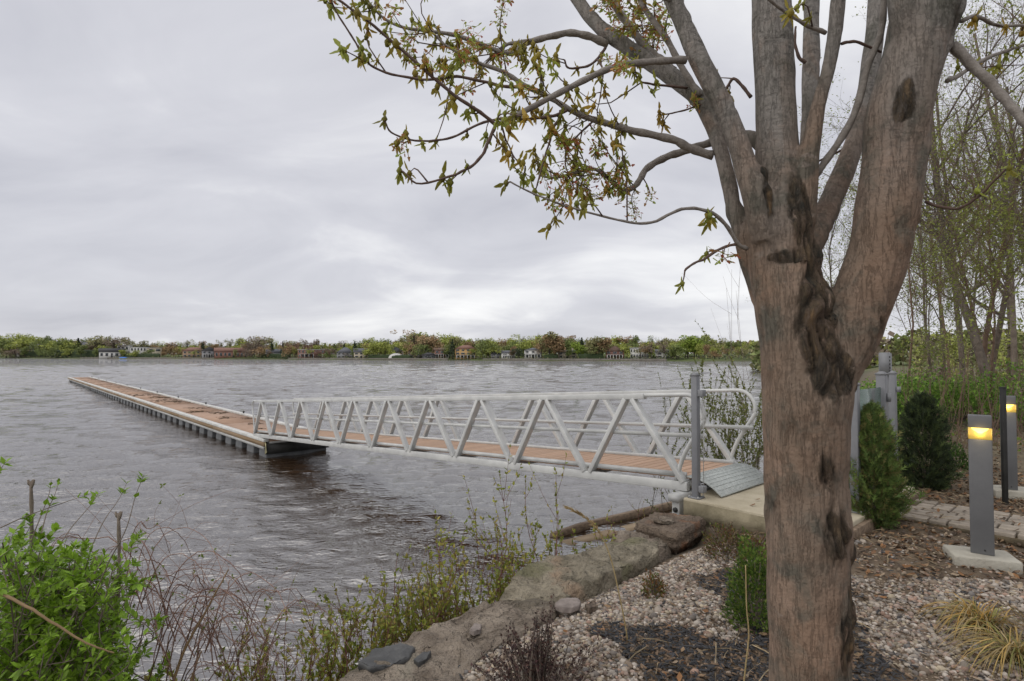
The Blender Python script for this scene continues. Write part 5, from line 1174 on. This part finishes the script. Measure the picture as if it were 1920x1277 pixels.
for px, d, k, s, lb in WT:
    x = (px - 960) / FPX * d; e = empty('woodland_tree', (x, d, gz(x, d)), random.uniform(0, 6.28), lb, 'tree', 'trees of the woodland on the right'); e.scale = (s,) * 3
    t_, c_, l_ = BT[k]; link('trunk', t_, None, e); link('crown', c_, None, e)
    if l_: link('leaves', l_, None, e)
# undergrowth
def leaf_cloud(n_, cen, rad, szr, cols, r_, top=1.0):
    d = r_.normal(size=(n_, 3)); d /= np.linalg.norm(d, axis=1)[:, None]; P = np.array(cen) + d * np.array(rad) * (r_.uniform(.25, 1, n_) ** .5)[:, None]
    return mats34(rot_mats(n_, math.pi, r_), P, r_.uniform(*szr, n_)), np.array(cols)[r_.integers(0, len(cols), n_)] * r_.uniform(.6, 1.25, (n_, 1))
def bush(name, label, cat, loc, blobs, nleaf, szr, cols, stems, seed, stem_mat='wood_bark', group=None, stem_h=.8):
    r_ = np.random.default_rng(seed); e = empty(name, loc, 0, label, cat, group); b = MB()
    for c, rad in blobs: b.scatter(LEAF_V, LEAF_F, *leaf_cloud(int(nleaf / len(blobs)), c, rad, szr, cols, r_))
    lo = b.build('foliage', 'fresh_leaf', e); lo['kind'] = 'stuff'
    b = MB()
    for q in range(stems):
        c, rad = blobs[q % len(blobs)]; p0 = np.array([c[0] + r_.normal() * rad[0] * .3, c[1] + r_.normal() * rad[1] * .3, -.1]); p1 = np.array(c) + r_.normal(size=3) * np.array(rad) * .5 * stem_h; b.tube(spline([p0, (p0 + p1) / 2 + r_.normal(size=3) * .05, p1], 6), np.linspace(.014, .005, 6), 4)
    so = b.build('stems', stem_mat, e); so['kind'] = 'stuff'
    return e
HG = [[.14, .28, .035], [.20, .35, .05], [.10, .20, .03], [.26, .37, .075]]
for px, d, w, h, lb, s in [(1705, 13, .9, 1.25, 'bright green bush right behind the lock post', 1), (1742, 13.6, 1.0, 1.35, 'bright green bush behind the dark conifer', 2), (1784, 14.4, 1.0, 1.1, 'green bush between thin stems, middle of the hedge row', 3), (1828, 14.5, .9, 1.1, 'green bush left of the black pole', 4), (1900, 12.6, .8, 1.5, 'tall green bush at the right edge behind the farther bollard light', 5), (1660, 14, .9, 1.1, 'green bush seen through the glass panel', 6)]:
    x = (px - 960) / FPX * d
    bush('hedge_bush', lb, 'bush', (x, d, gz(x, d)), [((0, 0, h * .55), (w, .7, h * .5)), ((w * .5, .2, h * .4), (w * .6, .6, h * .4)), ((-w * .5, .1, h * .42), (w * .6, .6, h * .42))], 2600, (.05, .10), HG, 14, 20 + s, group='hedge bushes at the wood edge')
r_ = np.random.default_rng(9); b = MB(); n_ = 9000; xx = r_.uniform(3.5, 22, n_); yy = r_.uniform(9.5, 30, n_); k = (lake_sd(xx, yy) > .3) & (xx / yy > .64); xx, yy = xx[k], yy[k]; n_ = len(xx)
b.scatter(LEAF_V, LEAF_F, mats34(rot_mats(n_, math.pi, r_), np.column_stack([xx, yy, ground_z(xx, yy) + r_.uniform(0, .45, n_) ** 1.6 * np.clip((yy - 8) / 5, .2, 1.4)]), r_.uniform(.05, .13, n_)), np.array([[.17, .25, .04], [.18, .14, .06], [.12, .18, .03], [.20, .17, .07]])[r_.integers(0, 4, n_)] * r_.uniform(.6, 1.2, (n_, 1)))
tag(b.build('woodland_undergrowth', 'fresh_leaf'), 'low green and brown undergrowth on the woodland floor', 'undergrowth', kind='stuff')
b = MB(); n_ = 420
for q in range(n_):
    d = r_.uniform(9.5, 22); px = r_.uniform(1690, 1990); x = (px - 960) / FPX * d
    if lake_sd(np.array([x]), np.array([d]))[0] < .3: continue
    p = np.array([x, d, gz(x, d)]); h = r_.uniform(.4, 1.9); l_ = r_.normal(size=3) * .22
    b.tube(spline([p, p + [l_[0] * .4, l_[1] * .4, h * .5], p + [l_[0], l_[1], h]], 5), np.linspace(.008, .003, 5), 3, False)
tag(b.build('brush_stems', 'wood_bark_red'), 'thin bare brown stems standing in the undergrowth', 'undergrowth', kind='stuff')
wood_mass('woodland_backdrop', 'distant wood closing the view behind the right hand trees', [np.array(p) for p in ((40., 95.), (62., 96.), (90., 98.), (130., 90.))], lambda a: 7.5, 9000, [GREEN, OLIVE, YG, BROWN, OLIVE], (.5, 1.1), 15)
wood_mass('woodland_thicket', 'tangle of twiggy brush deep in the right hand wood', [np.array(p) for p in ((19., 27.), (26., 28.5), (36., 30.))], lambda a: 3.8, 7000, [YG, OLIVE, GREEN, BROWN, YG], (.10, .24), 16)

# ================================================================== garden shrubs
sprv = np.array([[0, .03, 0], [0, -.03, 0], [.35, -.05, .02], [.35, .05, .02], [1, 0, -.05], [.25, .05, .01], [.62, .34, .04], [.42, .05, .01], [.25, -.05, .01], [.62, -.34, .04], [.42, -.05, .01], [.55, .04, 0], [.86, .22, .0], [.7, .03, 0], [.55, -.04, 0], [.86, -.22, 0], [.7, -.03, 0]])
sprf = [[0, 1, 2], [0, 2, 3], [3, 2, 4], [5, 6, 7], [8, 10, 9], [11, 12, 13], [14, 16, 15]]
mat('cedar', (.7, .7, .7), (1.25, 1.25, 1.25), 6, .8, tint=True)
def cedar(label, px, py, wpx, hpx, seed, cols, n_=5200, lean=0.0, prof=None):
    g = on(px, py, GZ); d = g[1]; h = hpx * d / FPX; w = wpx * d / FPX / 2; r_ = np.random.default_rng(seed)
    e = empty('cedar_shrub', g, 0, label, 'shrub'); prof = prof or ([0, .08, .3, .6, .85, 1], [.55, .85, 1.0, .78, .42, .03])
    f = r_.uniform(0, 1, n_) ** 1.15; a = r_.uniform(0, 6.28, n_); env = np.interp(f, *prof) * w * (1 + .22 * np.sin(a * 3 + f * 9 + seed) + .12 * np.sin(a * 7 + f * 21)); k = r_.uniform(.35, 1, n_) ** .5 * np.where(r_.random(n_) < .25, r_.uniform(1.0, 1.35, n_), 1.0)
    P = np.stack([np.cos(a) * env * k + lean * f * h, np.sin(a) * env * k, f * h * .97], 1); lob = np.sin(a * 5 + np.floor(f * 9) * 2.3 + seed) * .5 + .5; P[:, :2] *= (.72 + .42 * lob)[:, None]; P += r_.normal(size=(n_, 3)) * .018
    dr = np.stack([np.cos(a) * .7, np.sin(a) * .7, .55 + .9 * f + r_.normal(size=n_) * .25], 1) + r_.normal(size=(n_, 3)) * .2
    cc = np.array(cols)[r_.integers(0, len(cols), n_)] * (r_.uniform(.6, 1.2, (n_, 1)))
    b = MB(); b.scatter(sprv, sprf, mats34(basis(dr, r_), P, r_.uniform(.055, .125, n_) * (.8 + .4 * w)), cc); b.build('foliage', 'cedar', e)['kind'] = 'stuff'
    b = MB(); b.tube(spline([(0, 0, -.1), (.01, 0, h * .4), (lean * h * .8, 0, h * .85)], 8), np.linspace(.022, .005, 8), 6); b.build('trunk', 'wood_bark', e)
    return e
cedar('green cedar shrub with brown flecks just right of the maple trunk', 1638, 982, 82, 216, 1, [[.10, .16, .036], [.145, .21, .048], [.07, .115, .03], [.17, .16, .055]], n_=7000)
cedar('darker broad cedar shrub behind the paver path, right of the glass panel', 1732, 916, 78, 172, 2, [[.035, .055, .022], [.05, .075, .028], [.075, .105, .032], [.022, .035, .016]], prof=([0, .1, .35, .65, .85, 1], [.6, .92, 1.0, .85, .6, .1]))
def round_shrub(label, name, px, py, wpx, hpx, seed, cols, n_, szr, tv=LEAF_V, tf=LEAF_F, m='fresh_leaf', zb=GZ, stem='wood_bark', up=.5):
    g = on(px, py, zb); d = g[1]; w = wpx * d / FPX / 2; h = hpx * d / FPX; r_ = np.random.default_rng(seed); g[2] = gz(g[0], g[1])
    e = empty(name, g, 0, label, 'shrub'); dd = r_.normal(size=(n_, 3)); dd[:, 2] = np.abs(dd[:, 2]); dd /= np.linalg.norm(dd, axis=1)[:, None]
    lump = 1 + .18 * np.sin(dd[:, 0] * 7 + seed) * np.sin(dd[:, 1] * 6) + .1 * np.sin(dd[:, 2] * 11 + dd[:, 0] * 5)
    P = dd * np.array([w, w, h]) * (r_.uniform(.2, 1, n_) ** .45 * lump)[:, None]
    dr = dd + r_.normal(size=(n_, 3)) * .5 + np.array([0, 0, up])
    b = MB(); b.scatter(tv, tf, mats34(basis(dr, r_), P, r_.uniform(*szr, n_) * .9), np.array(cols)[r_.integers(0, len(cols), n_)] * r_.uniform(.6, 1.25, (n_, 1))); b.build('foliage', m, e)['kind'] = 'stuff'
    b = MB()
    for q in range(16):
        a = r_.uniform(0, 6.28); t = np.array([math.cos(a) * w * .7, math.sin(a) * w * .7, h * r_.uniform(.6, .95)]); b.tube(spline([(0, 0, -.03), t * [.4, .4, .5], t], 5), np.linspace(.006, .002, 5), 4, False)
    b.build('stems', stem, e)['kind'] = 'stuff'
    return e
round_shrub('light green boxwood tucked behind the left side of the maple trunk', 'boxwood_shrub', 1418, 1172, 105, 160, 3, [[.09, .16, .022], [.13, .21, .03], [.06, .11, .02], [.17, .22, .04]], 3600, (.018, .034))
round_shrub('small dark green boxwood right of the broad cedar', 'boxwood_shrub', 1795, 882, 46, 52, 4, [[.05, .10, .02], [.08, .15, .025]], 900, (.03, .05))
round_shrub('tiny red and green shrub alone on the pebble gravel', 'seedling_shrub', 1226, 1106, 46, 46, 5, [[.20, .09, .03], [.10, .14, .025], [.16, .13, .03], [.22, .11, .04]], 700, (.012, .026))
round_shrub('reddish green spirea patch against the front of the concrete landing', 'spirea_shrub', 1362, 1030, 88, 58, 6, [[.16, .15, .035], [.20, .10, .05], [.12, .14, .03], [.22, .16, .10], [.11, .07, .045]], 1500, (.014, .034))
round_shrub('low reddish spirea clump beside the maple trunk below the landing', 'spirea_shrub', 1415, 1042, 60, 46, 7, [[.14, .15, .03], [.22, .11, .05], [.25, .18, .13]], 900, (.014, .034))
# dark heather with upright brown spikes
g = on(1010, 1290, GZ); g[2] = gz(g[0], g[1]); e = empty('heather_shrub', g, 0, 'dark purple brown dried heather with upright spikes at the bottom edge', 'shrub'); r_ = np.random.default_rng(31); bs = MB(); bl = MB()
for q in range(120):
    a = r_.uniform(0, 6.28); rad = r_.uniform(0, .18); p = np.array([math.cos(a) * rad, math.sin(a) * rad, 0]); h = r_.uniform(.12, .27); out_ = np.array([p[0] * .75 + r_.normal() * .03, p[1] * .75, h])
    if q < 14: out_ = np.array([.02 + r_.normal() * .025, r_.normal() * .03, r_.uniform(.34, .44)]); p *= .4
    C = spline([p, p + out_ * [.4, .4, .5], p + out_], 7); bs.tube(C, np.linspace(.0035, .0015, 7), 4, False)
    n_ = 30; t = r_.uniform(.35, 1, n_); i_ = (t * 5.99).astype(int); P = C[i_] + (C[np.minimum(i_ + 1, 6)] - C[i_]) * r_.uniform(0, 1, (n_, 1)) + r_.normal(size=(n_, 3)) * .004
    bl.scatter(LEAF_V, LEAF_F, mats34(basis(r_.normal(size=(n_, 3)) * .7 + [0, 0, .6], r_), P, r_.uniform(.010, .020, n_)), np.array([[.055, .026, .026], [.085, .045, .035], [.035, .02, .02]])[r_.integers(0, 3, n_)] * r_.uniform(.6, 1.3, (n_, 1)))
bs.build('stems', 'wood_bark', e)['kind'] = 'stuff'; bl.build('dry_flowers', 'litter', e)['kind'] = 'stuff'
# dry ornamental grass
mat('dry_grass', (.8, .8, .8), (1.2, 1.2, 1.2), 20, .8, tint=True, trans=.2)
def grass(label, px, py, wpx, n_, seed, cols, lean):
    g = on(px, py, GZ); g[2] = gz(g[0], g[1]); w = wpx * g[1] / FPX / 2; r_ = np.random.default_rng(seed); e = empty('grass_clump', g, 0, label, 'grass', 'dry grass clumps'); b = MB()
    for q in range(n_):
        a = r_.uniform(0, 6.28); ln = w * r_.uniform(.55, 1.1); d = np.array([math.cos(a), math.sin(a), 0]) + np.array(lean) * r_.uniform(.2, 1); h = ln * r_.uniform(.25, .55)
        p = r_.normal(size=3) * [.03, .03, 0]; C = spline([p, p + d * ln * .35 + [0, 0, h], p + d * ln * .75 + [0, 0, h * .85], p + d * ln * 1.05 + [0, 0, h * .15]], 8); wd = r_.uniform(.0025, .0055); T, U, W = frames(C); s = np.cross(T, [0, 0, 1.0]); s /= np.linalg.norm(s, axis=1)[:, None] + 1e-6
        wv = np.linspace(1, .15, 8)[:, None] * wd; V = np.concatenate([C - s * wv, C + s * wv + [0, 0, .001]]); c = np.array(cols)[r_.integers(0, len(cols))] * r_.uniform(.65, 1.2)
        b.add(V, [[k, k + 1, 8 + k + 1, 8 + k] for k in range(7)], None, c)
    b.build('blades', 'dry_grass', e)['kind'] = 'stuff'
    b = MB(); b.tube([(0, 0, -.04), (0, 0, .03)], [.05, .035], 8); b.build('crown_base', 'litter', e)
GC = [[.42, .25, .055], [.44, .30, .10], [.26, .20, .09], [.22, .21, .06], [.40, .31, .16]]
grass('yellow dry grass clump on the gravel right of the maple trunk', 1838, 1176, 180, 240, 1, GC, (.1, 0, 0)); grass('greener dry grass clump in the lower right corner', 1905, 1235, 190, 230, 2, GC[1:], (-.3, 0, 0))
# single dry stalks
mat('straw', (.36, .27, .12), (.46, .36, .19), 20, .8)
def stalk(label, pts, ds, r0, r1, plume=None):
    P = np.array([at(x, y, d) for (x, y), d in zip(pts, ds)]); P[0][2] = gz(P[0][0], P[0][1]) - .02; o0 = P[0].copy(); C = spline(P, 30) - o0
    e = empty('dry_stalk', o0, 0, label, 'stalk'); b = MB(); b.tube(C, np.linspace(r0, r1, 30), 6); b.build('stem', 'straw', e, True)
    if plume:
        r_ = np.random.default_rng(3); b = MB(); n_ = 130; i_ = r_.integers(int(30 * plume), 29, n_); T = C[i_] - C[i_ - 1]
        b.scatter(LEAF_V * [1, .35, 1], LEAF_F, mats34(basis(T / np.linalg.norm(T, axis=1)[:, None] + r_.normal(size=(n_, 3)) * .22, r_), C[i_], r_.uniform(.02, .045, n_)), np.array([.44, .33, .17]) * r_.uniform(.7, 1.2, (n_, 1))); b.build('seed_head', 'dry_grass', e)['kind'] = 'stuff'
stalk('arching straw coloured stalk with a drooping seed head over the gravel', [(1178, 1215), (1172, 1170), (1160, 1110), (1146, 1050), (1128, 1005), (1106, 978), (1084, 962), (1062, 952)], [3.25, 3.2, 3.15, 3.1, 3.05, 3.02, 3.0, 2.98], .0045, .0028, .55)
stalk('bent yellow stalk standing close left of the maple trunk', [(1392, 1300), (1398, 1250), (1404, 1190), (1400, 1140), (1398, 1060)], [2.75, 2.72, 2.7, 2.68, 2.66], .004, .0025)

# ================================================================== bank shrubs with red stems and new leaves
mat('red_stem', (.12, .05, .045), (.20, .09, .07), 20, .7)
def wand_shrub(label, base_list, seed, cols, leaf=(.026, .050), name='dogwood_shrub', stem='red_stem', nl=17, bend=.17, group=None, branchy=1.15, rad=.0045, cat='shrub'):
    r_ = np.random.default_rng(seed); c0_ = np.mean([b_[0] for b_ in base_list], axis=0); c0_[2] = min(b_[0][2] for b_ in base_list); e = empty(name, c0_, 0, label, cat, group); bs = MB(); bl = MB()
    for p, tip in base_list:
        p = np.array(p) - c0_; tip = np.array(tip) - c0_; ln = np.linalg.norm(tip - p); m1 = p * .6 + tip * .4 + r_.normal(size=3) * bend * ln * .5; m2 = p * .25 + tip * .75 + r_.normal(size=3) * bend * ln * .3
        C = spline([p, m1, m2, tip], 14); bs.tube(C, np.linspace(rad, rad * .35, 14), 4, False); runs = [(C, nl)]
        for q in range(r_.poisson(branchy * 4)):
            k = int(r_.integers(4, 12)); d = (C[k + 1] - C[k]); d /= np.linalg.norm(d); s = r_.normal(size=3); s[2] = abs(s[2]) * .6; d = d + s * .6; d /= np.linalg.norm(d); l2 = ln * r_.uniform(.12, .32)
            S = spline([C[k], C[k] + d * l2 * .5 + r_.normal(size=3) * .01, C[k] + d * l2 + [0, 0, l2 * .15]], 7); bs.tube(S, np.linspace(rad * .5, rad * .25, 7), 3, False); runs.append((S, int(nl * .45)))
        for Cc, n_ in runs:
            if n_ < 1: continue
            t = np.sort(1 - r_.uniform(0, .72, n_) ** 1.3); i_ = np.clip((t * (len(Cc) - 1)).astype(int), 0, len(Cc) - 2); f = (t * (len(Cc) - 1) - i_)[:, None]; P = Cc[i_] * (1 - f) + Cc[i_ + 1] * f; T = Cc[i_ + 1] - Cc[i_]; T /= np.linalg.norm(T, axis=1)[:, None]
            sd_ = r_.normal(size=(n_, 3)); bl.scatter(LEAF_V, LEAF_F, mats34(basis(T * .7 + sd_ * .65 + [0, 0, .2], r_), P, r_.uniform(*leaf, n_) * (1.25 - .4 * t)), np.array(cols)[r_.integers(0, len(cols), n_)] * r_.uniform(.65, 1.25, (n_, 1)))
    bs.build('stems', stem, e)['kind'] = 'stuff'
    if bl.n: bl.build('leaves', 'fresh_leaf', e)['kind'] = 'stuff'
    return e
DC = [[.31, .32, .055], [.25, .29, .05], [.35, .30, .075], [.19, .235, .045]]
rd = np.random.default_rng(50)
def wands(v0, v1, u0, u1, n_, h0, h1, lean=.18):
    L_ = []
    for q in range(n_):
        p = uv(rd.uniform(u0, u1), rd.uniform(v0, v1)); p[2] = gz(p[0], p[1]) - .03; h = rd.uniform(h0, h1); L_.append((p, p + np.array([D_[0] * lean * rd.uniform(-.4, 1) + rd.normal() * .10, D_[1] * lean * rd.uniform(-.4, 1) + rd.normal() * .10, 1.0]) * h))
    return L_
gN = 'red stemmed shrubs on the bank'
wand_shrub('sparse red stemmed shrub left of the big stained boulder', wands(-4.9, -4.35, .02, .30, 18, .45, .85), 1, DC, group=gN)
wand_shrub('red stemmed shrub rising behind the dark slate flake', wands(-4.35, -3.75, .02, .40, 30, .55, .95), 2, DC, group=gN)
wand_shrub('leafy shrub thicket behind the middle of the big boulder', wands(-3.8, -3.1, .02, .50, 50, .60, 1.05), 3, DC, group=gN)
wand_shrub('dense leafy shrub where the two largest boulders meet', wands(-3.15, -2.5, .02, .55, 56, .60, 1.12), 4, DC, group=gN)
wand_shrub('tall leafy wands rising above the greenish boulder, tallest of the bank shrubs', wands(-2.6, -1.9, .05, .55, 44, .60, 1.1) + [(uv(.2, -2.15, gz(*uv(.2, -2.15)[:2])), at(936, 886, 4.75)), (uv(.25, -2.0, gz(*uv(.25, -2.0)[:2])), at(985, 893, 4.85)), (uv(.25, -1.9, gz(*uv(.25, -1.9)[:2])), at(1042, 880, 4.95)), (uv(.15, -2.3, gz(*uv(.15, -2.3)[:2])), at(892, 958, 4.7))], 5, DC, group=gN)
wand_shrub('low shrub at the right end of the greenish boulder', wands(-1.9, -1.0, .05, .55, 34, .45, .95), 6, DC, group=gN)
wand_shrub('thin twiggy shrub in front of the gangway below its shore end', wands(-.9, .1, .25, .7, 12, .7, 1.05, .1), 7, DC, (.012, .022), group=gN, nl=12)
wand_shrub('tangle of bare reddish twigs under the shore end of the gangway', wands(-.1, 1.6, .9, 1.7, 26, .5, 1.0, .05), 8, [[.16, .14, .04], [.20, .08, .05]], (.012, .022), group=gN, nl=6, branchy=1.3)
# willow behind the hand loop
W_ = []
for q in range(46):
    p = uv(rd.uniform(.5, 1.5), rd.uniform(2.5, 3.7)); p[2] = gz(p[0], p[1]) - .05; W_.append((p, np.array([p[0], p[1], 0]) + np.array([rd.normal() * .42 - .12, rd.normal() * .3, rd.uniform(.3, 1.35)])))
p = uv(.9, 2.9); p[2] = gz(p[0], p[1]); W_.append((p, at(1345, 628, p[1])))
wand_shrub('airy willow shrub with pale new leaves behind the gangway hand loop', W_, 9, [[.16, .19, .04], [.20, .21, .05], [.12, .15, .035]], (.026, .050), 'willow_shrub', 'wood_bark', 80, .16, None, 1.0, .006)
wand_shrub('reddish twiggy shrub at the foot of the willow', wands(2.4, 3.6, .2, .9, 34, .35, .8, .1), 10, [[.20, .08, .05], [.14, .16, .03]], (.014, .026), 'dogwood_shrub', 'red_stem', 10, .2, gN, 1.2)
wand_shrub('green leafy ground shrub right beside the tread plate', wands(2.55, 3.3, -.3, .25, 20, .15, .32, .1), 12, [[.12, .19, .025], [.17, .22, .03]], (.02, .034), 'dogwood_shrub', 'red_stem', 18, .2, gN, .8)
# bare twigs of a shrub behind the trunk, against the sky
sp_ = [(np.array([4.45, 11.2, gz(4.45, 11.2)]), at(x, y, 11.2)) for x, y in ((1372, 505), (1380, 545), (1390, 480), (1362, 540), (1368, 585))]
wand_shrub('thin bare twigs showing left of the maple trunk against the sky', sp_, 11, DC, (.02, .03), 'bare_shrub', 'wood_bark', 0, .07, None, .9, .005)

# ================================================================== leafy bush and bare brambles, lower left
mat('honeysuckle_leaf', (.17, .30, .022), (.26, .41, .04), 6, .55, objcol=True, rand=.30, trans=.35)
mat('honeysuckle_mass', (.17, .30, .022), (.26, .41, .04), 6, .55, tint=True, trans=.35)
r_ = np.random.default_rng(64); hb = np.array([-2.15, 2.55, 0]); hb[2] = gz(hb[0], hb[1])
hs = empty('honeysuckle_bush', hb, 0, 'dense bright green leafy bush in the lower left corner', 'bush'); bs = MB(); HL = []
def bush_stem(p, tip, rad, nl, bend=.08):
    ln = np.linalg.norm(tip - p); C = spline([p, p * .6 + tip * .4 + r_.normal(size=3) * bend * ln, p * .25 + tip * .75 + r_.normal(size=3) * bend * ln * .6, tip], 14); bs.tube(C, np.linspace(rad, rad * .35, 14), 4 if rad > .0035 else 3, False)
    for q in range(nl):
        f = 1 - r_.uniform(0, .8) ** 1.4; k = min(12, int(f * 13)); pp = C[k] + (C[k + 1] - C[k]) * (f * 13 - k); T = C[k + 1] - C[k]; T /= np.linalg.norm(T); s = r_.normal(size=3); s -= T * np.dot(s, T); s /= np.linalg.norm(s)
        for sg in (-1, 1): HL.append((pp, T * .55 + s * sg * .8 + r_.normal(size=3) * .15 + [0, 0, .15], r_.uniform(.020, .042)))
    return C
for q in range(95):
    p = np.array([r_.normal() * .22, r_.normal() * .28, r_.uniform(-.1, .1)]); px_ = r_.uniform(-60, 225); ytop = np.interp(px_, [-60, 0, 90, 160, 230, 262], [1005, 1005, 1015, 1025, 1045, 1070]) + abs(r_.normal()) * 95
    tip = at(px_, ytop, r_.uniform(2.05, 2.95)) - hb; C = bush_stem(p, tip, .006, 24)
    for j_ in range(8):
        k = int(r_.integers(5, 13)); d = r_.normal(size=3) * .9 + [0, 0, .5]; d /= np.linalg.norm(d); bush_stem(C[k], C[k] + d * r_.uniform(.10, .24), .0025, 12)
for q in range(110):                               # lower skirt of the bush
    px_ = r_.uniform(-40, 235); tip = at(px_, r_.uniform(1120, 1330), r_.uniform(1.95, 2.6)) - hb; p = tip * .4 + r_.normal(size=3) * .12; bush_stem(p, tip, .004, 24, .12)
for (x, y), w in (((58, 902), 0), ((222, 962), 0)):   # two cut stems standing above the leaves
    d = 2.5; tip = at(x, y, d) - hb; base = at(x - 2, y + 190, d) - hb; C = spline([base, base * .5 + tip * .5 + [.006, 0, 0], tip], 10); bs.tube(C, np.linspace(.008, .0065, 10) * (1 + .2 * np.sin(np.arange(10) * 2)), 6)
    for a in (-.8, .5, .9): bs.tube([tip - [0, 0, .03 + a * .01], tip + [a * .010, 0, -.012], tip + [a * .016, 0, .006]], [.004, .006, .004], 5)
for x, y, x2, y2 in ((238, 905, 170, 1030), (270, 890, 200, 1060), (96, 900, 60, 1010), (110, 905, 78, 1000), (185, 925, 110, 1025), (12, 865, -10, 900), (265, 1000, 205, 1065), (160, 930, 0, 990)):
    bush_stem(at(x2, y2, 2.4) - hb, at(x, y, 2.5) - hb, .003, 5, .03)
bs.build('stems', 'wood_bark', hs)['kind'] = 'stuff'
OV = np.array([[0, 0, 0], [.22, .13, .03], [.52, .21, .05], [.80, .14, .03], [1, 0, -.05], [.80, -.14, .03], [.52, -.21, .05], [.22, -.13, .03], [.35, 0, -.01], [.70, 0, -.015]]); OF = [[0, 8, 1], [1, 8, 2], [8, 9, 2], [2, 9, 3], [9, 4, 3], [0, 7, 8], [7, 6, 8], [8, 6, 9], [6, 5, 9], [9, 5, 4]]
lm = np_mesh('leaf', OV, [OF], None, False); lm.materials.append(MATS['honeysuckle_leaf'])
HL.sort(key=lambda t: t[0][1]); rest = MB(); sel = set(r_.choice(min(len(HL), 1500), 280, replace=False).tolist()); Ms = []
dirs = np.array([t[1] for t in HL]); nrm = np.cross(np.cross(dirs, [0, 0, 1.0]) + r_.normal(size=dirs.shape) * .25, dirs); X = dirs / np.linalg.norm(dirs, axis=1)[:, None]; Z = nrm - X * (nrm * X).sum(1)[:, None]; Z /= np.linalg.norm(Z, axis=1)[:, None]; Y = np.cross(Z, X); RM = np.stack([X, Y, Z], -1)
for q, (p, d, s) in enumerate(HL):
    if q in sel:
        o = link('leaf', lm, None, hs); o.matrix_local = Matrix([list(RM[q][i_] * s) + [p[i_]] for i_ in range(3)] + [[0, 0, 0, 1]]); c = r_.uniform(.7, 1.25); o.color = (c, c, c, 1)
ix = np.array([q for q in range(len(HL)) if q not in sel]); P = np.array([HL[q][0] for q in ix]); S = np.array([HL[q][2] for q in ix])
n1_ = 9000; cc = r_.uniform(.55, 1.3, (len(ix), 1)) * np.array([[1, 1, 1.0]]); MM = mats34(RM[ix], P, S)
rest.scatter(OV, OF, MM[:n1_], cc[:n1_]); rest.scatter(LEAF_V, LEAF_F, MM[n1_:], cc[n1_:]); rest.build('small_leaves', 'honeysuckle_mass', hs)['kind'] = 'stuff'
print('bush leaves', len(HL))
# brambles
mat('bramble', (.19, .10, .08), (.33, .22, .17), 12, .75, rand=.2); mat('bramble_tan', (.20, .135, .07), (.28, .19, .10), 12, .75)
r_ = np.random.default_rng(71)
def bramble(label, ends, seed, m, rad, twigs, name='bramble', cat='bramble', buds=True):
    r2 = np.random.default_rng(seed); P0 = [np.array(e_[0]) for e_ in ends]; c0_ = np.mean(P0, axis=0); c0_[2] = min(p[2] for p in P0); e = empty(name, c0_, 0, label, cat, 'bare brambles and canes at lower left'); b = MB(); bl = MB()
    for path in ends:
        C = spline(np.array(path) - c0_, 22); C[2:-1] += r2.normal(size=(19, 3)) * (.0025 if twigs else .0008); b.tube(C, np.linspace(rad, rad * .4, 22), 5, False)
        for q in range(twigs):
            k = int(r2.integers(5, 20)); d = C[k + 1] - C[k]; d /= np.linalg.norm(d); d = d * .7 + r2.normal(size=3) * .6 + [0, 0, .1]; ln = r2.uniform(.06, .30); S = spline([C[k], C[k] + d * ln * .5 + r2.normal(size=3) * .02, C[k] + d * ln - [0, 0, ln * .15]], 7); b.tube(S, np.linspace(rad * .45, rad * .22, 7), 3, False)
            if buds and r2.random() < .35: bl.scatter(LEAF_V, LEAF_F, mats34(basis(r2.normal(size=(3, 3)), r2), np.repeat(S[-1:], 3, 0), r2.uniform(.012, .022, 3)), np.array([[.15, .20, .03]] * 3))
    b.build('canes', m, e)['kind'] = 'stuff'
    if bl.n: bl.build('buds', 'fresh_leaf', e)['kind'] = 'stuff'
def arch(x0, x1, y0, y1, d0, d1):
    a = r_.uniform(0, 1); px0 = r_.uniform(x0, x1); py0 = r_.uniform(y0 + (y1 - y0) * .45, y1 + 60); dx = r_.choice([-1, 1], p=[.3, .7]) * r_.uniform(50, 190); rise = r_.uniform(40, 190); dd = r_.uniform(d0, d1)
    P = [at(px0, py0, dd)]; P.append(at(px0 + dx * .25, py0 - rise * .75, dd + r_.normal() * .12)); P.append(at(px0 + dx * .55, max(y0, py0 - rise), dd + r_.normal() * .15)); P.append(at(px0 + dx * .85, max(y0, py0 - rise * .8), dd + r_.normal() * .15)); P.append(at(px0 + dx * 1.1, py0 - rise * .35, dd + r_.normal() * .2))
    return P
bramble('tangle of thin reddish arching brambles beside the green bush', [arch(250, 420, 1010, 1277, 2.6, 3.2) for q in range(27)], 1, 'bramble', .0032, 4)
bramble('second tangle of red brambles dipping to the water', [arch(290, 500, 1110, 1290, 2.8, 3.4) for q in range(22)], 2, 'bramble', .0030, 4)
bramble('fine grey twigs arching from the bush toward the water', [arch(200, 330, 990, 1150, 2.6, 3.0) for q in range(14)], 3, 'bramble', .0025, 5)
bramble('straight brown cane slanting up between the brambles', [[at(318, 1300, 2.6), at(345, 1220, 2.62), at(378, 1160, 2.64), at(405, 1110, 2.66), at(428, 1068, 2.68)]], 4, 'bramble_tan', .0075, 0, 'cane', 'cane')
bramble('short brown cane stub at the bottom edge beside the slanting cane', [[at(350, 1310, 2.6), at(360, 1270, 2.62), at(370, 1240, 2.63), at(378, 1220, 2.64)]], 5, 'bramble_tan', .007, 0, 'cane', 'cane')
bramble('orange brown cane lying across the front of the green bush', [[at(-30, 1100, 1.9), at(40, 1132, 1.9), at(100, 1168, 1.9), at(160, 1205, 1.92), at(214, 1224, 1.95)]], 6, 'bramble_tan', .006, 0, 'cane', 'cane')
